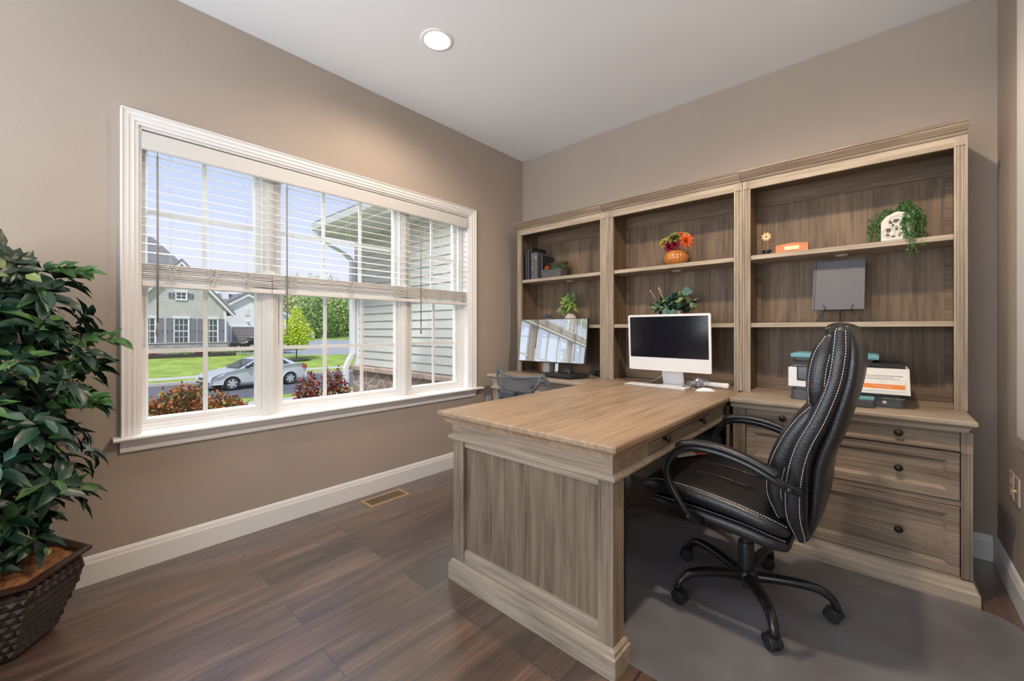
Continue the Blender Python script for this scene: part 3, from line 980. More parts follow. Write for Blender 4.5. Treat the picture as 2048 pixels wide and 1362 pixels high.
# ---- left writing station
st = thing('writing_desk', 'pale wooden writing desk near the window, glossy monitor on top', 'desk', (.62, -.3, 0))
obj('desk_top', moulded_top(.135, 1.101, -.63, -.02, 'xy'), OAKL['x'], st)
b = BM(); box(b, .17, 1.10, -.59, -.57, .662, .712); box(b, .17, .19, -.57, -.02, .662, .712); obj('apron', b, OAKL['x'], st)
b = BM(); box(b, .235, 1.00, -.593, -.58, .668, .706); d = obj('drawer', b, OAKL['x'], st, bevel=.001)
knob(d, .62, -.593, .687, 'y')
b = BM(); ringbox(b, .172, 1.10, -.594, -.02, [(0, .640), (.010, .640), (.013, .648), (.013, .656), (0, .664)], 'xy')
obj('apron_moulding', b, OAKL['x'], st)
for x in (.176, 1.06):
    b = BM(); fluted(b, x, x + .05 if x < .5 else x + .035, -.592, -.545, .09, .640, 2); box(b, x, x + (.05 if x < .5 else .035), -.594, -.545, .66, .712)
    obj('leg', b, OAKL['z'], st)
b = BM(); box(b, .172, .188, -.545, -.02, .0, .66); obj('side_panel', b, OAK['z'], st)
b = BM(); box(b, .172, 1.10, -.04, -.025, .0, .66); obj('back_panel', b, OAKD['z'], st)
b = BM(); box(b, .17, .23, -.60, -.02, 0, .09); obj('plinth', b, OAKL['y'], st)

# ---- three hutches
def hutch(x0, x1, pl, pr, label, cx0, cx1, cornz, sides, fl, fr):
    """pl/pr: x of the inner edges of the front stiles"""
    t = thing('bookcase_hutch', label, 'bookcase', ((x0 + x1) / 2, -.15, ZT), group=None)
    yf, yb = -.300, -.012
    z0, z1 = ZT + .0005, 2.04
    b = BM(); box(b, x0 + .004, x0 + .024, yf + .02, yb, z0, z1); obj('side_panel', b, OAKD['z'], t)
    b = BM(); box(b, x1 - .024, x1 - .004, yf + .02, yb, z0, z1); obj('side_panel', b, OAKD['z'], t)
    ia, ib = x0 + .024, x1 - .024
    b = BM()
    if fl: fluted(b, x0 + .001, pl, yf, yf + .022, z0, z1 - .052, fl)
    else: box(b, x0 + .001, pl, yf, yf + .022, z0, z1 - .052)
    box(b, x0 + .001, pl, yf - .001, yf + .022, z1 - .052, z1)
    obj('front_stile', b, OAKL['z'], t, bevel=.0006)
    b = BM()
    if fr: fluted(b, pr, x1 - .001, yf, yf + .022, z0, z1 - .052, fr)
    else: box(b, pr, x1 - .001, yf, yf + .022, z0, z1 - .052)
    box(b, pr, x1 - .001, yf - .001, yf + .022, z1 - .052, z1)
    obj('front_stile', b, OAKL['z'], t, bevel=.0006)
    b = BM(); box(b, pl, pr, yf, yf + .02, 1.985, z1); obj('header_rail', b, OAKL['x'], t)
    b = BM(); box(b, ia, ib, yb - .012, yb, z0, z1); obj('back_panel', b, OAKD['z'], t)
    b = BM()
    box(b, ia, ib, yb - .022, yb - .012, z0, .835); box(b, ia, ib, yb - .022, yb - .012, 1.93, z1)
    box(b, ia, ia + .028, yb - .022, yb - .012, .835, 1.93); box(b, ib - .028, ib, yb - .022, yb - .012, .835, 1.93)
    obj('back_frame', b, OAKD['x'], t, bevel=.001)
    for zs in (1.587, 1.180):
        b = BM(); box(b, ia, ib, yf + .022, yb - .022, zs - .026, zs)
        s = obj('shelf', b, OAKL['x'], t, bevel=.0015)
        for xx in (ia + .001, ib - .013):
            b = BM(); box(b, xx, xx + .012, -.24, -.22, zs - .034, zs - .0265); obj('shelf_clip', b, 'aluminium', s)
    b = BM(); lathe(b, [(.001, -.012), (.028, -.008), (.034, 0)], ((x0 + x1) / 2, -.12, 1.561), 20); obj('puck_lamp', b, 'outlet_bronze', t, smooth=True)
    b = BM(); box(b, ia, ib, yf + .02, yb, z1 - .012, z1); obj('top_panel', b, OAKD['x'], t)
    b = BM()
    dz = cornz
    ringbox(b, cx0, cx1, yf, yb, [(0, z1 - .004), (.006, z1 - .004), (.009, z1 + .002), (.009, z1 + .008), (.014, z1 + .012), (.024, z1 + .022), (.032, z1 + .03), (.036, z1 + .034), (.036, z1 + .039), (.042, z1 + .042), (.042, z1 + dz), (.038, z1 + dz + .003)], sides)
    obj('cornice', b, OAK['x'], t)
    return t
hutch(.192, 1.092, .236, 1.036, 'bookcase hutch nearest the window, holding black books and a woven basket', .192, 1.060, .047, 'xy', 0, 2)
hutch(1.093, 2.010, 1.143, 1.964, 'bookcase hutch holding the pumpkin vase, behind the white computer', 1.062, 2.000, .050, 'y', 2, 2)
hutch(2.011, 2.932, 2.052, 2.888, 'bookcase hutch holding the pierced planter and dark board, above the drawer cabinet', 2.002, 2.932, .053, 'y', 2, 3)

# ================================================================ CHAIR MAT
b = BM()
def rounded(x0, x1, y0, y1, r, n=6):
    p = []
    for cx, cy, a in ((x1 - r, y1 - r, 0), (x0 + r, y1 - r, 90), (x0 + r, y0 + r, 180), (x1 - r, y0 + r, 270)):
        for k in range(n + 1):
            t = math.radians(a + 90 * k / n); p.append((cx + r * math.cos(t), cy + r * math.sin(t)))
    return p
prism(b, rounded(1.45, 3.035, -1.783, -.582, .09), 'z', .0005, .003)
tag(obj('chair_mat', b, 'frosted_vinyl', bevel=.001), 'grey frosted vinyl chair mat on the floor under the leather chair', 'chair mat')

# ================================================================ LEATHER CHAIR
CX, CY = 2.21, -1.125
ch = thing('executive_chair', 'black leather high-back office chair with white stitching at the desk', 'chair', (CX, CY, .003))
def sect(c, u, v, hw, th, n=28, p=3.2):
    """superellipse section around c, half axes hw along u and th along v"""
    o = []
    for k in range(n):
        a = 2 * PI * k / n
        ca, sa = math.cos(a), math.sin(a)
        o.append(c + u * (hw * math.copysign(abs(ca) ** (2 / p), ca)) + v * (th * math.copysign(abs(sa) ** (2 / p), sa)))
    return o
def cushion(path, yc, p=3.2, n=32, ease=2, sub=5):
    """path: (x, z, half width, half thickness) bottom to top, section across y"""
    P = smooth_path([(q[0], yc, q[1]) for q in path], sub)
    Q = smooth_path([(q[2], q[3], 0) for q in path], sub)
    ls = []
    m = len(P)
    for i in range(m):
        d = (P[min(i + 1, m - 1)] - P[max(i - 1, 0)]).normalized()
        v = Vector((0, 1, 0)).cross(d).normalized()
        ls.append((P[i], v, Q[i][0], Q[i][1]))
    out = []
    # rounded ends
    def endcap(i, sgn):
        c, v, hw, th = ls[i]
        d = Vector((0, 1, 0)).cross(v).normalized() * -1
        d = (P[min(i + 1, m - 1)] - P[max(i - 1, 0)]).normalized() * sgn
        r = []
        for a in (15, 40, 62, 80):
            f = math.cos(math.radians(a)); s = math.sin(math.radians(a))
            r.append(sect(c + d * th * .8 * s, Vector((0, 1, 0)), v, hw - th * (1 - f) * .9, th * f, n, p))
        return r
    a = endcap(0, -1)[::-1]
    z = endcap(m - 1, 1)
    out = a + [sect(c, Vector((0, 1, 0)), v, hw, th, n, p) for c, v, hw, th in ls] + z
    return out
def stitches(bm, pts, r=.0011, dash=.006, gap=.0035):
    pts = [Vector(q) for q in pts]
    acc = 0.0; on = True; cur = [pts[0]]
    for a, c in zip(pts, pts[1:]):
        L = (c - a).length; s = 0.0
        while L - s > 1e-9:
            need = (dash if on else gap) - acc
            if L - s >= need:
                s += need; q = a.lerp(c, s / L)
                if on: cur.append(q); tube(bm, cur, r, 4)
                cur = [q]; on = not on; acc = 0
            else:
                acc += L - s; s = L
                if on: cur.append(c)
    return bm
YC = -1.10
def cush(name, path, k_st, p=3.2, yc=YC, out=.0015, m='black_leather', sub=5):
    L = cushion(path, yc, p, 36, sub=sub)
    b = BM(); loops(b, L)
    o = obj(name, b, m, ch, smooth=True)
    if k_st:
        b = BM()
        for k in k_st:
            ln = []
            for l in L[2:-2]:
                c = sum((Vector(q) for q in l), Vector()) / len(l)
                q = Vector(l[k]); ln.append(q + (q - c).normalized() * out)
            stitches(b, ln)
        obj('stitching', b, 'stitch_white', o)
    return L, o
# k indices of 36: 0 = +y side, 9 = +v side, 18 = -y side, 27 = -v side ; v = y x d
cush('back_shell', [(2.435, .385, .17, .018), (2.462, .50, .215, .026), (2.478, .66, .232, .030), (2.520, .80, .240, .032), (2.560, .96, .246, .032), (2.568, 1.07, .240, .030), (2.552, 1.138, .222, .024)], ())
cush('back_cushion', [(2.420, .392, .20, .035), (2.405, .48, .245, .052), (2.408, .60, .262, .055), (2.432, .72, .266, .050), (2.482, .84, .266, .044), (2.520, .96, .264, .042), (2.534, 1.06, .262, .042), (2.536, 1.125, .248, .036)], (17, 19), p=3.6)
cush('lumbar_pillow', [(2.368, .470, .228, .032), (2.350, .55, .246, .044), (2.360, .64, .250, .046), (2.396, .74, .250, .044), (2.438, .82, .248, .036), (2.462, .860, .240, .024)], (17, 20), p=4.0)
cush('headrest_pillow', [(2.470, .893, .250, .034), (2.474, .93, .256, .042), (2.480, 1.00, .256, .044), (2.492, 1.06, .250, .040), (2.508, 1.105, .236, .028)], (17, 20), p=4.2)
b = BM()
L = []
for k in range(13):
    t = k / 12
    y = YC - .205 + .41 * t
    e = math.sin(PI * min(1, max(0, t * 1.0))) ** .35
    L.append(sect(Vector((2.532, y, 1.118 + .012 * e)), Vector((1, 0, -.1)).normalized(), Vector((0, 0, 1)), .052 * (.55 + .45 * e), .036 * (.5 + .5 * e), 18, 2.3))
loops(b, L); hr = obj('top_roll', b, 'black_leather', ch, smooth=True)
for dx in (-.030, -.038):
    b = BM(); stitches(b, [(2.532 + dx, YC - .20 + .40 * k / 20, 1.152 + .010 * math.sin(PI * k / 20) - abs(dx) * .25) for k in range(21)])
    obj('stitching', b, 'stitch_white', hr)
# seams on the shell
b = BM(); tube(b, smooth_path([(2.535, YC - .248, 1.10), (2.528, YC - .258, .97), (2.482, YC - .262, .82), (2.448, YC - .258, .68), (2.445, YC - .250, .55), (2.440, YC - .22, .43)], 5), .0035, 6); obj('piping', b, 'black_leather', ch, smooth=True)

def seatpart(name, path, k_st, p=3.4):
    """path: (x, z, half width, half height) from front to back"""
    P = smooth_path([(q[0], YC, q[1]) for q in path], 5); Q = smooth_path([(q[2], q[3], 0) for q in path], 5)
    L = [];  m = len(P)
    for i in range(m):
        d = (P[min(i + 1, m - 1)] - P[max(i - 1, 0)]).normalized()
        v = d.cross(Vector((0, 1, 0))).normalized()
        if i == 0:
            for a in (85, 65, 42, 20):
                f = math.cos(math.radians(a)); s = math.sin(math.radians(a))
                L.append(sect(P[0] - d * Q[0][1] * s, Vector((0, 1, 0)), v, Q[0][0] - Q[0][1] * (1 - f), Q[0][1] * f, 36, p))
        L.append(sect(P[i], Vector((0, 1, 0)), v, Q[i][0], Q[i][1], 36, p))
        if i == m - 1:
            for a in (20, 45, 70, 85):
                f = math.cos(math.radians(a)); s = math.sin(math.radians(a))
                L.append(sect(P[i] + d * Q[i][1] * s * .6, Vector((0, 1, 0)), v, Q[i][0] - Q[i][1] * (1 - f), Q[i][1] * f, 36, p))
    b = BM(); loops(b, L); o = obj(name, b, 'black_leather', ch, smooth=True)
    b = BM()
    for k in k_st:
        ln = []
        for l in L[3:-3]:
            c = sum((Vector(q) for q in l), Vector()) / len(l); q = Vector(l[k]); ln.append(q + (q - c).normalized() * .0012)
        stitches(b, ln)
    obj('stitching', b, 'stitch_white', o)
seatpart('seat_cushion', [(1.868, .446, .225, .036), (1.93, .462, .252, .044), (2.05, .462, .262, .046), (2.20, .446, .262, .044), (2.32, .420, .255, .040), (2.375, .402, .235, .032)], (15, 22))
seatpart('seat_base', [(1.90, .385, .215, .026), (1.98, .390, .245, .034), (2.10, .385, .252, .038), (2.24, .370, .250, .040), (2.33, .352, .242, .038), (2.375, .345, .225, .030)], (15,))
b = BM()
for yy in (-.075, .085):
    tube(b, smooth_path([(1.86, YC + yy, .485), (1.95, YC + yy, .505), (2.10, YC + yy, .507), (2.25, YC + yy, .488)], 4), .003, 5)
obj('seat_seam', b, 'black_leather', ch, smooth=True)
# arms
for s, far in ((-1, 0), (1, 1)):
    ya = YC + s * .325
    pts = [(2.10, YC + s * .262, .372), (2.085, YC + s * .305, .392), (2.055, ya, .432), (2.004, ya, .510), (1.986, ya, .565), (1.997, ya, .610), (2.024, ya, .648), (2.055, ya, .670), (2.12, ya, .681), (2.20, ya, .675), (2.28, ya, .655), (2.345, ya, .628), (2.395, YC + s * .315, .600), (2.430, YC + s * .275, .578)]
    b = BM(); tube(b, smooth_path(pts, 5), .0155, 12, flat=.85); o = obj('armrest', b, 'black_metal', ch, smooth=True)
    top = smooth_path([(2.028, ya, .672), (2.055, ya, .689), (2.12, ya, .700), (2.20, ya, .696), (2.28, ya, .676), (2.345, ya, .650), (2.375, ya, .634)], 5)
    b = BM(); tube(b, top, [.008] + [.024] * (len(top) - 2) + [.010], 14, flat=.55); pd = obj('arm_pad', b, 'black_leather', o, smooth=True)
    b = BM()
    for dy in (-.021, .021): stitches(b, [q + Vector((0, dy, .004)) for q in top[1:-1]], r=.0009)
    obj('stitching', b, 'stitch_white', o)
    for q in ((2.405, YC + s * .330, .594), (2.075, YC + s * .337, .408)):
        b = BM(); lathe(b, [(.010, 0), (.010, .006), (.004, .008)] if s > 0 else [(.010, 0), (.010, -.006), (.004, -.008)], q, 10, 'y'); obj('bolt', b, 'black_metal', o, smooth=True)
# mechanism, column, base
b = BM(); box(b, CX - .09, CX + .10, CY - .075, CY + .075, .300, .345); obj('tilt_mechanism', b, 'black_plastic', ch, bevel=.008)
b = BM(); tube(b, [(CX - .10, CY + .0, .315), (CX - .125, CY, .312)], .008, 10); lathe(b, [(.020, -.035), (.024, -.03), (.024, 0), (.016, .004)], (CX - .125, CY, .312), 20, 'x'); obj('tension_knob', b, 'black_plastic', ch, smooth=True)
b = BM(); tube(b, [(CX + .02, CY + .07, .318), (CX + .03, CY + .2, .305), (CX + .04, CY + .27, .300)], [.006, .006, .012], 8); obj('height_lever', b, 'black_plastic', ch, smooth=True)
b = BM(); lathe(b, [(.014, .045), (.014, .085), (.029, .09), (.030, .13), (.031, .235), (.029, .240), (.022, .240), (.022, .31)], (CX, CY, 0), 28); auto(obj('gas_lift', b, 'black_plastic', ch))
b = BM(); lathe(b, [(.036, .078), (.046, .084), (.048, .112), (.040, .124), (.033, .130)], (CX, CY, 0), 28); auto(obj('hub', b, 'black_metal', ch))
for k in range(5):
    a = math.radians(11 + 72 * k)
    dx, dy = math.cos(a), math.sin(a)
    pts = [(CX + dx * r, CY + dy * r, z) for r, z in ((.030, .100), (.10, .112), (.18, .120), (.245, .117), (.285, .098), (.302, .074), (.306, .060))]
    pp = smooth_path(pts, 4)
    b = BM(); tube(b, pp, [.0235 - .008 * i / len(pp) for i in range(len(pp))], 12, flat=.85); lg = obj('base_arm', b, 'black_metal', ch, smooth=True)
    wx, wy = CX + dx * .306, CY + dy * .306
    g = a + (1.1, .35, -.9, .6, 1.9)[k]
    ux, uy = math.cos(g), math.sin(g)
    M = Matrix.Translation((wx - uy * .012, wy + ux * .012, .0295)) @ Matrix.Rotation(g, 4, 'Z')
    b = BM()
    for s in (-1, 1):
        q = BM(); lathe(q, [(.001, .021), (.014, .023), (.022, .022), (.0262, .018), (.0262, .006), (.020, .004)] if s > 0 else [(.001, -.021), (.014, -.023), (.022, -.022), (.0262, -.018), (.0262, -.006), (.020, -.004)], (0, 0, 0), 24, 'x')
        me = bpy.data.meshes.new('t'); q.to_mesh(me); q.free(); b.from_mesh(me); bpy.data.meshes.remove(me)
    b.transform(M)
    cs = obj('caster', b, 'black_plastic', ch, smooth=False); auto(cs)
    b = BM()
    hood = []
    for j in range(11):
        t = math.radians(-20 + 200 * j / 10)
        hood.append((math.cos(t) * .030, math.sin(t) * .030))
    hood += [(math.cos(math.radians(180 - 200 * j / 10)) * .0265, math.sin(math.radians(180 - 200 * j / 10)) * .0265) for j in range(11)]
    prism(b, hood, 'x', -.0205, .0205)
    box(b, -.0045, .0045, -.024, .024, -.006, .024)
    b.transform(M); lathe(b, [(.006, .030), (.006, .064), (.010, .064), (.010, .072)], (wx, wy, 0), 12)
    obj('caster_hood', b, 'black_plastic', cs)

# ================================================================ MESH TASK CHAIR (left)
mx, my, rz = .862, -1.02, math.radians(-8)
mc = thing('mesh_task_chair', 'grey mesh-back task chair at the pale writing desk', 'chair', (mx, my, 0), rz)
def arc(z, hw, bulge, n=14, y0=0.0, x0=-1, x1=1):
    return [Vector((hw * (x0 + (x1 - x0) * k / n), y0 + bulge * (1 - (x0 + (x1 - x0) * k / n) ** 2), z)) for k in range(n + 1)]
zt = .862
top = [Vector((-.215 + .43 * k / 16, -.03 - .055 * (1 - (2 * k / 16 - 1) ** 2), zt - .030 * (1 - (2 * k / 16 - 1) ** 2) + .012 * (1 - 2 * k / 16))) for k in range(17)]
bot = [Vector((-.135 + .27 * k / 16, -.045 - .05 * (1 - (2 * k / 16 - 1) ** 2), .735 - .035 * math.sin(PI * k / 16))) for k in range(17)]
ring = top + smooth_path([top[-1], (.205, -.045, .80), (.165, -.05, .755), bot[-1]], 4)[1:] + bot[::-1][1:] + smooth_path([bot[0], (-.165, -.05, .755), (-.205, -.045, .80), top[0]], 4)[1:]
b = BM(); tube(b, ring, [.010] * len(ring), 8); obj('back_frame', b, 'chair_grey_plastic', mc, smooth=True, local=True)
b = BM(); vs = loops(b, [top, [a.lerp(c, .5) + Vector((0, -.008, 0)) for a, c in zip(top, bot)], bot], closed=False, cap0=False, cap1=False); obj('mesh_back', b, 'mesh_fabric', mc, smooth=True, local=True)
b = BM(); tube(b, smooth_path([(-.14, -.05, .735), (-.165, -.06, .66), (-.12, -.08, .60), (0, -.09, .575), (.12, -.08, .60), (.165, -.06, .66), (.14, -.05, .735)], 5), .011, 8)
tube(b, smooth_path([(.212, -.03, .86), (.232, .0, .82), (.238, .03, .74), (.232, .06, .64)], 5), .013, 8)
obj('lower_frame', b, 'chair_grey_plastic', mc, smooth=True, local=True)
b = BM(); box(b, -.065, .065, -.135, -.095, .69, .745); obj('lumbar_bracket', b, 'dark_grey_plastic', mc, local=True, bevel=.012, seg=3)
b = BM()
for k in range(12): box(b, -.028, .028, -.135 + .0, -.105, .50 + k * .016, .511 + k * .016)
box(b, -.022, .022, -.125, -.10, .42, .70)
obj('spine_bellows', b, 'chair_grey_plastic', mc, local=True)
b = BM(); ls = []
for z, s in ((.43, .17), (.445, .225), (.475, .235), (.49, .215)): ls.append([(p[0] * s / .2, .16 + p[1] * s / .2, z) for p in rounded(-.2, .2, -.2, .2, .07)])
loops(b, ls); obj('seat', b, 'black_plastic', mc, smooth=True, local=True)
b = BM(); tube(b, [(0, -.11, .43), (0, 0, .41), (0, .1, .42)], .018, 8); lathe(b, [(.025, .10), (.025, .30), (.018, .30), (.018, .43)], (0, .14, 0), 16); obj('gas_lift', b, 'black_plastic', mc, smooth=True, local=True)
for k in range(5):
    a = math.radians(90 + 72 * k)
    q = Vector((math.cos(a), math.sin(a), 0))
    b = BM(); tube(b, [Vector((0, .14, .10)) + q * .02, Vector((0, .14, .095)) + q * .15, Vector((0, .14, .07)) + q * .26], [.02, .017, .012], 8); l = obj('base_arm', b, 'black_plastic', mc, smooth=True, local=True)
    b = BM(); c = Vector((0, .14, .026)) + q * .26; lathe(b, [(.001, -.02), (.026, -.018), (.026, .018), (.001, .02)], c, 16, 'x'); tube(b, [c, c + Vector((0, 0, .05))], .006, 6); obj('caster', b, 'black_plastic', mc, local=True)

# ================================================================ THINGS ON THE DESK
def quadbox(bm, pts, th):
    """thick sheet from four corners and a thickness vector"""
    pts = [Vector(p) for p in pts]; th = Vector(th)
    loops(bm, [pts, [p + th for p in pts]])
    return bm
# all-in-one computer
t = thing('all_in_one_computer', 'white all-in-one computer with a dark screen on the desk, by the middle bookcase', 'computer', (1.60, -.33, ZT))
M = Matrix.Translation((1.592, -.395, 0)) @ Matrix.Rotation(math.radians(-2), 4, 'Z') @ Matrix.Translation((0, 0, .866)) @ Matrix.Rotation(math.radians(3), 4, 'X')
def scr(x0, x1, z0, z1, r, n=5):
    p = []
    for cx, cz, a in ((x1 - r, z1 - r, 0), (x0 + r, z1 - r, 90), (x0 + r, z0 + r, 180), (x1 - r, z0 + r, 270)):
        for k in range(n + 1):
            q = math.radians(a + 90 * k / n); p.append((cx + r * math.cos(q), cz + r * math.sin(q)))
    return p
b = BM(); prism(b, scr(-.274, .274, 0, .375, .011), 'y', 0, .0115); b.transform(M); obj('display_housing', b, 'silver_white', t, bevel=.0012)
b = BM(); prism(b, scr(-.260, .260, .088, .361, .002), 'y', -.0006, .002); b.transform(M); obj('screen', b, 'screen_black', t)
b = BM(); lathe(b, [(.0015, -.001), (.0015, .001)], (0, 0, .368), 8, 'y'); b.transform(M); obj('camera_lens', b, 'screen_black', t)
b = BM()
quadbox(b, [(1.525, -.30, ZT + .006), (1.668, -.305, ZT + .006), (1.668, -.366, .98), (1.525, -.361, .98)], (0, .008, .001))
quadbox(b, [(1.525, -.425, ZT + .0006), (1.668, -.430, ZT + .0006), (1.668, -.298, ZT + .0006), (1.525, -.293, ZT + .0006)], (0, 0, .006))
obj('stand', b, 'silver_white', t, bevel=.0015)
# keyboard
t = thing('keyboard', 'thin white keyboard on the desk in front of the white computer', 'keyboard', (1.545, -.46, ZT), math.radians(-4))
b = BM(); ls = []
for z, s in ((.001, -.002), (.003, 0), (.0085, 0), (.0095, -.001)): ls.append([(p[0], p[1], z) for p in rounded(-.209 - s * 0 + .0, .209, -.0575, .0575, .010)])
loops(b, ls); obj('keyboard_body', b, 'aluminium', t, local=True)
b = BM()
for r in range(6):
    n = 17 if r else 17
    y0 = .050 - r * .0178
    x = -.203
    for k in range(n):
        w = .0185
        if r == 5 and 3 <= k <= 7:
            if k == 3: w = .116
            else: continue
        if k in (14,): x += .0
        box(b, x, x + w, y0 - .0138 + .0, y0, .0095, .0118)
        x += w + .00535
obj('key_caps', b, 'key_white', t, local=True)
# mouse
t = thing('computer_mouse', 'white computer mouse on the desk beside the thin white keyboard', 'mouse', (1.845, -.455, ZT), math.radians(-62))
b = BM(); ls = []
for k in range(11):
    v = -1 + 2 * k / 10
    hw = .0285 * (1 - .25 * v ** 4) * max(.12, (1 - abs(v) ** 6) ** .5); hh = .0215 * max(.08, 1 - abs(v) ** 2.4)
    ls.append([(hw * math.cos(a), v * .0565, .002 + max(0, hh * math.sin(a))) for a in [PI * j / 12 for j in range(13)]] + [(-hw * .8, v * .0565, .001), (hw * .8, v * .0565, .001)])
loops(b, ls); obj('mouse_body', b, 'key_white', t, smooth=True, local=True)
# bag of cables and white charger
b = BM(); R = random.Random(5)
ls = []
for k in range(9):
    v = k / 8
    c = Vector((1.70 + v * .10, -.25 + .02 * math.sin(v * 9), ZT + .022))
    rr = .035 * (1 - abs(2 * v - 1) ** 3) + .006
    ls.append([c + Vector((R.uniform(-.006, .006), math.cos(a) * rr * R.uniform(.7, 1.2), max(-.0215, math.sin(a) * rr * R.uniform(.6, 1.2)))) for a in [2 * PI * j / 12 for j in range(12)]])
loops(b, ls)
tag(obj('crumpled_plastic_bag', b, 'clear_plastic_bag'), 'crumpled clear plastic bag on the desk behind the white computer stand', 'bag')
t = thing('charging_cable', 'white coiled cable on the desk behind the white computer stand', 'cable', (1.66, -.26, ZT))
b = BM()
for s in range(3):
    pts = [Vector((1.70 + .04 * math.cos(a) + .012 * s, -.31 + .03 * math.sin(a), ZT + .006 + .028 * (1 + math.sin(a + s)) / 2 + .004 * s)) for a in [2 * PI * k / 18 for k in range(19)]]
    tube(b, pts, .0018, 6)
tube(b, smooth_path([(1.53, -.28, .84), (1.45, -.27, ZT + .02), (1.40, -.30, ZT + .003), (1.36, -.36, ZT + .003)], 6), .0018, 6)
obj('cable_run', b, 'cable_white', t, smooth=True)
t = thing('handset', 'white rounded handset lying on the desk behind the white mouse', 'handset', (1.855, -.235, ZT))
b = BM(); tube(b, smooth_path([(1.77, -.26, ZT + .024), (1.80, -.255, ZT + .022), (1.86, -.262, ZT + .020), (1.915, -.27, ZT + .020), (1.93, -.272, ZT + .020)], 3), [.010, .016, .0165, .0165, .017, .017, .018, .018, .0195, .0195, .0195, .018, .011], 14, flat=.95)
obj('handset_body', b, 'key_white', t, smooth=True)

# glossy monitor on the left desk
t = thing('glossy_monitor', 'wide glossy monitor reflecting the window, on the small writing desk', 'monitor', (.64, -.36, ZT))
Mm = Matrix.Translation((.636, -.40, 0)) @ Matrix.Rotation(math.radians(4), 4, 'Z') @ Matrix.Translation((0, 0, .870)) @ Matrix.Rotation(math.radians(-6), 4, 'X')
b = BM(); box(b, -.322, .322, 0, .022, 0, .362); b.transform(Mm); obj('monitor_housing', b, 'black_plastic', t, bevel=.003)
b = BM(); box(b, -.317, .317, -.001, .002, .008, .357); b.transform(Mm); obj('screen', b, 'screen_mirror', t)
b = BM(); box(b, .03, .062, .022, .04, -.105, .2); b.transform(Mm); obj('stand_neck', b, 'aluminium', t, bevel=.003)
b = BM(); quadbox(b, [(.60, -.47, ZT + .0006), (.80, -.455, ZT + .0006), (.79, -.27, ZT + .0006), (.60, -.28, ZT + .0006)], (0, 0, .006)); obj('stand_base', b, 'aluminium', t, bevel=.001)
# webcam
t = thing('webcam', 'small grey clip-on webcam on top of the glossy monitor', 'webcam', (.575, -.39, 1.235))
b = BM(); box(b, .556, .602, -.405, -.375, 1.2435, 1.272); obj('camera_body', b, 'dark_grey_plastic', t, bevel=.006)
b = BM(); box(b, .607, .632, -.402, -.38, 1.246, 1.270); obj('camera_body', b, 'dark_grey_plastic', t, bevel=.005)
b = BM(); box(b, .570, .620, -.412, -.372, 1.236, 1.2435); tube(b, [(.625, -.39, 1.265), (.64, -.385, 1.25), (.645, -.38, 1.237)], .0015, 5); obj('mounting_clip', b, 'dark_grey_plastic', t)
# device under the monitor
t = thing('black_desk_box', 'flat black box in front of the glossy monitor stand', 'box', (.80, -.41, ZT))
b = BM(); quadbox(b, [(.668, -.515, ZT + .0075), (.905, -.515, ZT + .0075), (.965, -.35, ZT + .0075), (.70, -.35, ZT + .0075)], (0, 0, .032)); obj('box_body', b, 'black_plastic', t, bevel=.003)
t = thing('black_mouse', 'black computer mouse resting on the flat black box', 'mouse', (.83, -.45, ZT + .0395))
b = BM(); ls = []
for k in range(9):
    v = -1 + 2 * k / 8
    hw = .03 * max(.15, (1 - abs(v) ** 4) ** .5); hh = .036 * max(.06, (1 - abs(v) ** 2.2))
    ls.append([(.83 + v * .052, -.45 + hw * math.cos(a), ZT + .0405 + max(0, hh * math.sin(a))) for a in [PI * j / 10 for j in range(11)]])
loops(b, ls); obj('mouse_body', b, 'black_plastic', t, smooth=True)
t = thing('black_cable', 'thin black cable looping up beside the glossy monitor', 'cable', (.97, -.2, ZT))
b = BM(); tube(b, smooth_path([(.93, -.30, ZT + .003), (.94, -.25, .82), (.97, -.22, .90), (1.01, -.20, .905), (1.03, -.19, .86), (1.03, -.20, ZT + .004)], 6), .0022, 6)
tube(b, smooth_path([(.93, -.30, ZT + .003), (.97, -.34, ZT + .003), (1.02, -.33, ZT + .003)], 5), .002, 6)
tube(b, smooth_path([(.83, -.44, ZT + .076), (.82, -.40, .865), (.79, -.33, .87), (.76, -.27, .82)], 6), .002, 6)
obj('cable_run', b, 'cable_black', t, smooth=True)
t = thing('black_adapter', 'small black power adapter behind the glossy monitor, against the fluted stile', 'adapter', (.97, -.12, ZT))
b = BM(); box(b, .91, 1.03, -.17, -.09, ZT + .0006, ZT + .04); obj('adapter_body', b, 'black_plastic', t, bevel=.006)
t = thing('paper_note_box', 'small white and tan box standing behind the glossy monitor', 'box', (.44, -.16, ZT))
b = BM(); box(b, .40, .47, -.19, -.13, ZT + .0006, .875); obj('box_side', b, 'paper_white', t)
b = BM(); box(b, .372, .3995, -.19, -.13, ZT + .0006, .880); obj('box_end', b, 'copper_wood', t)

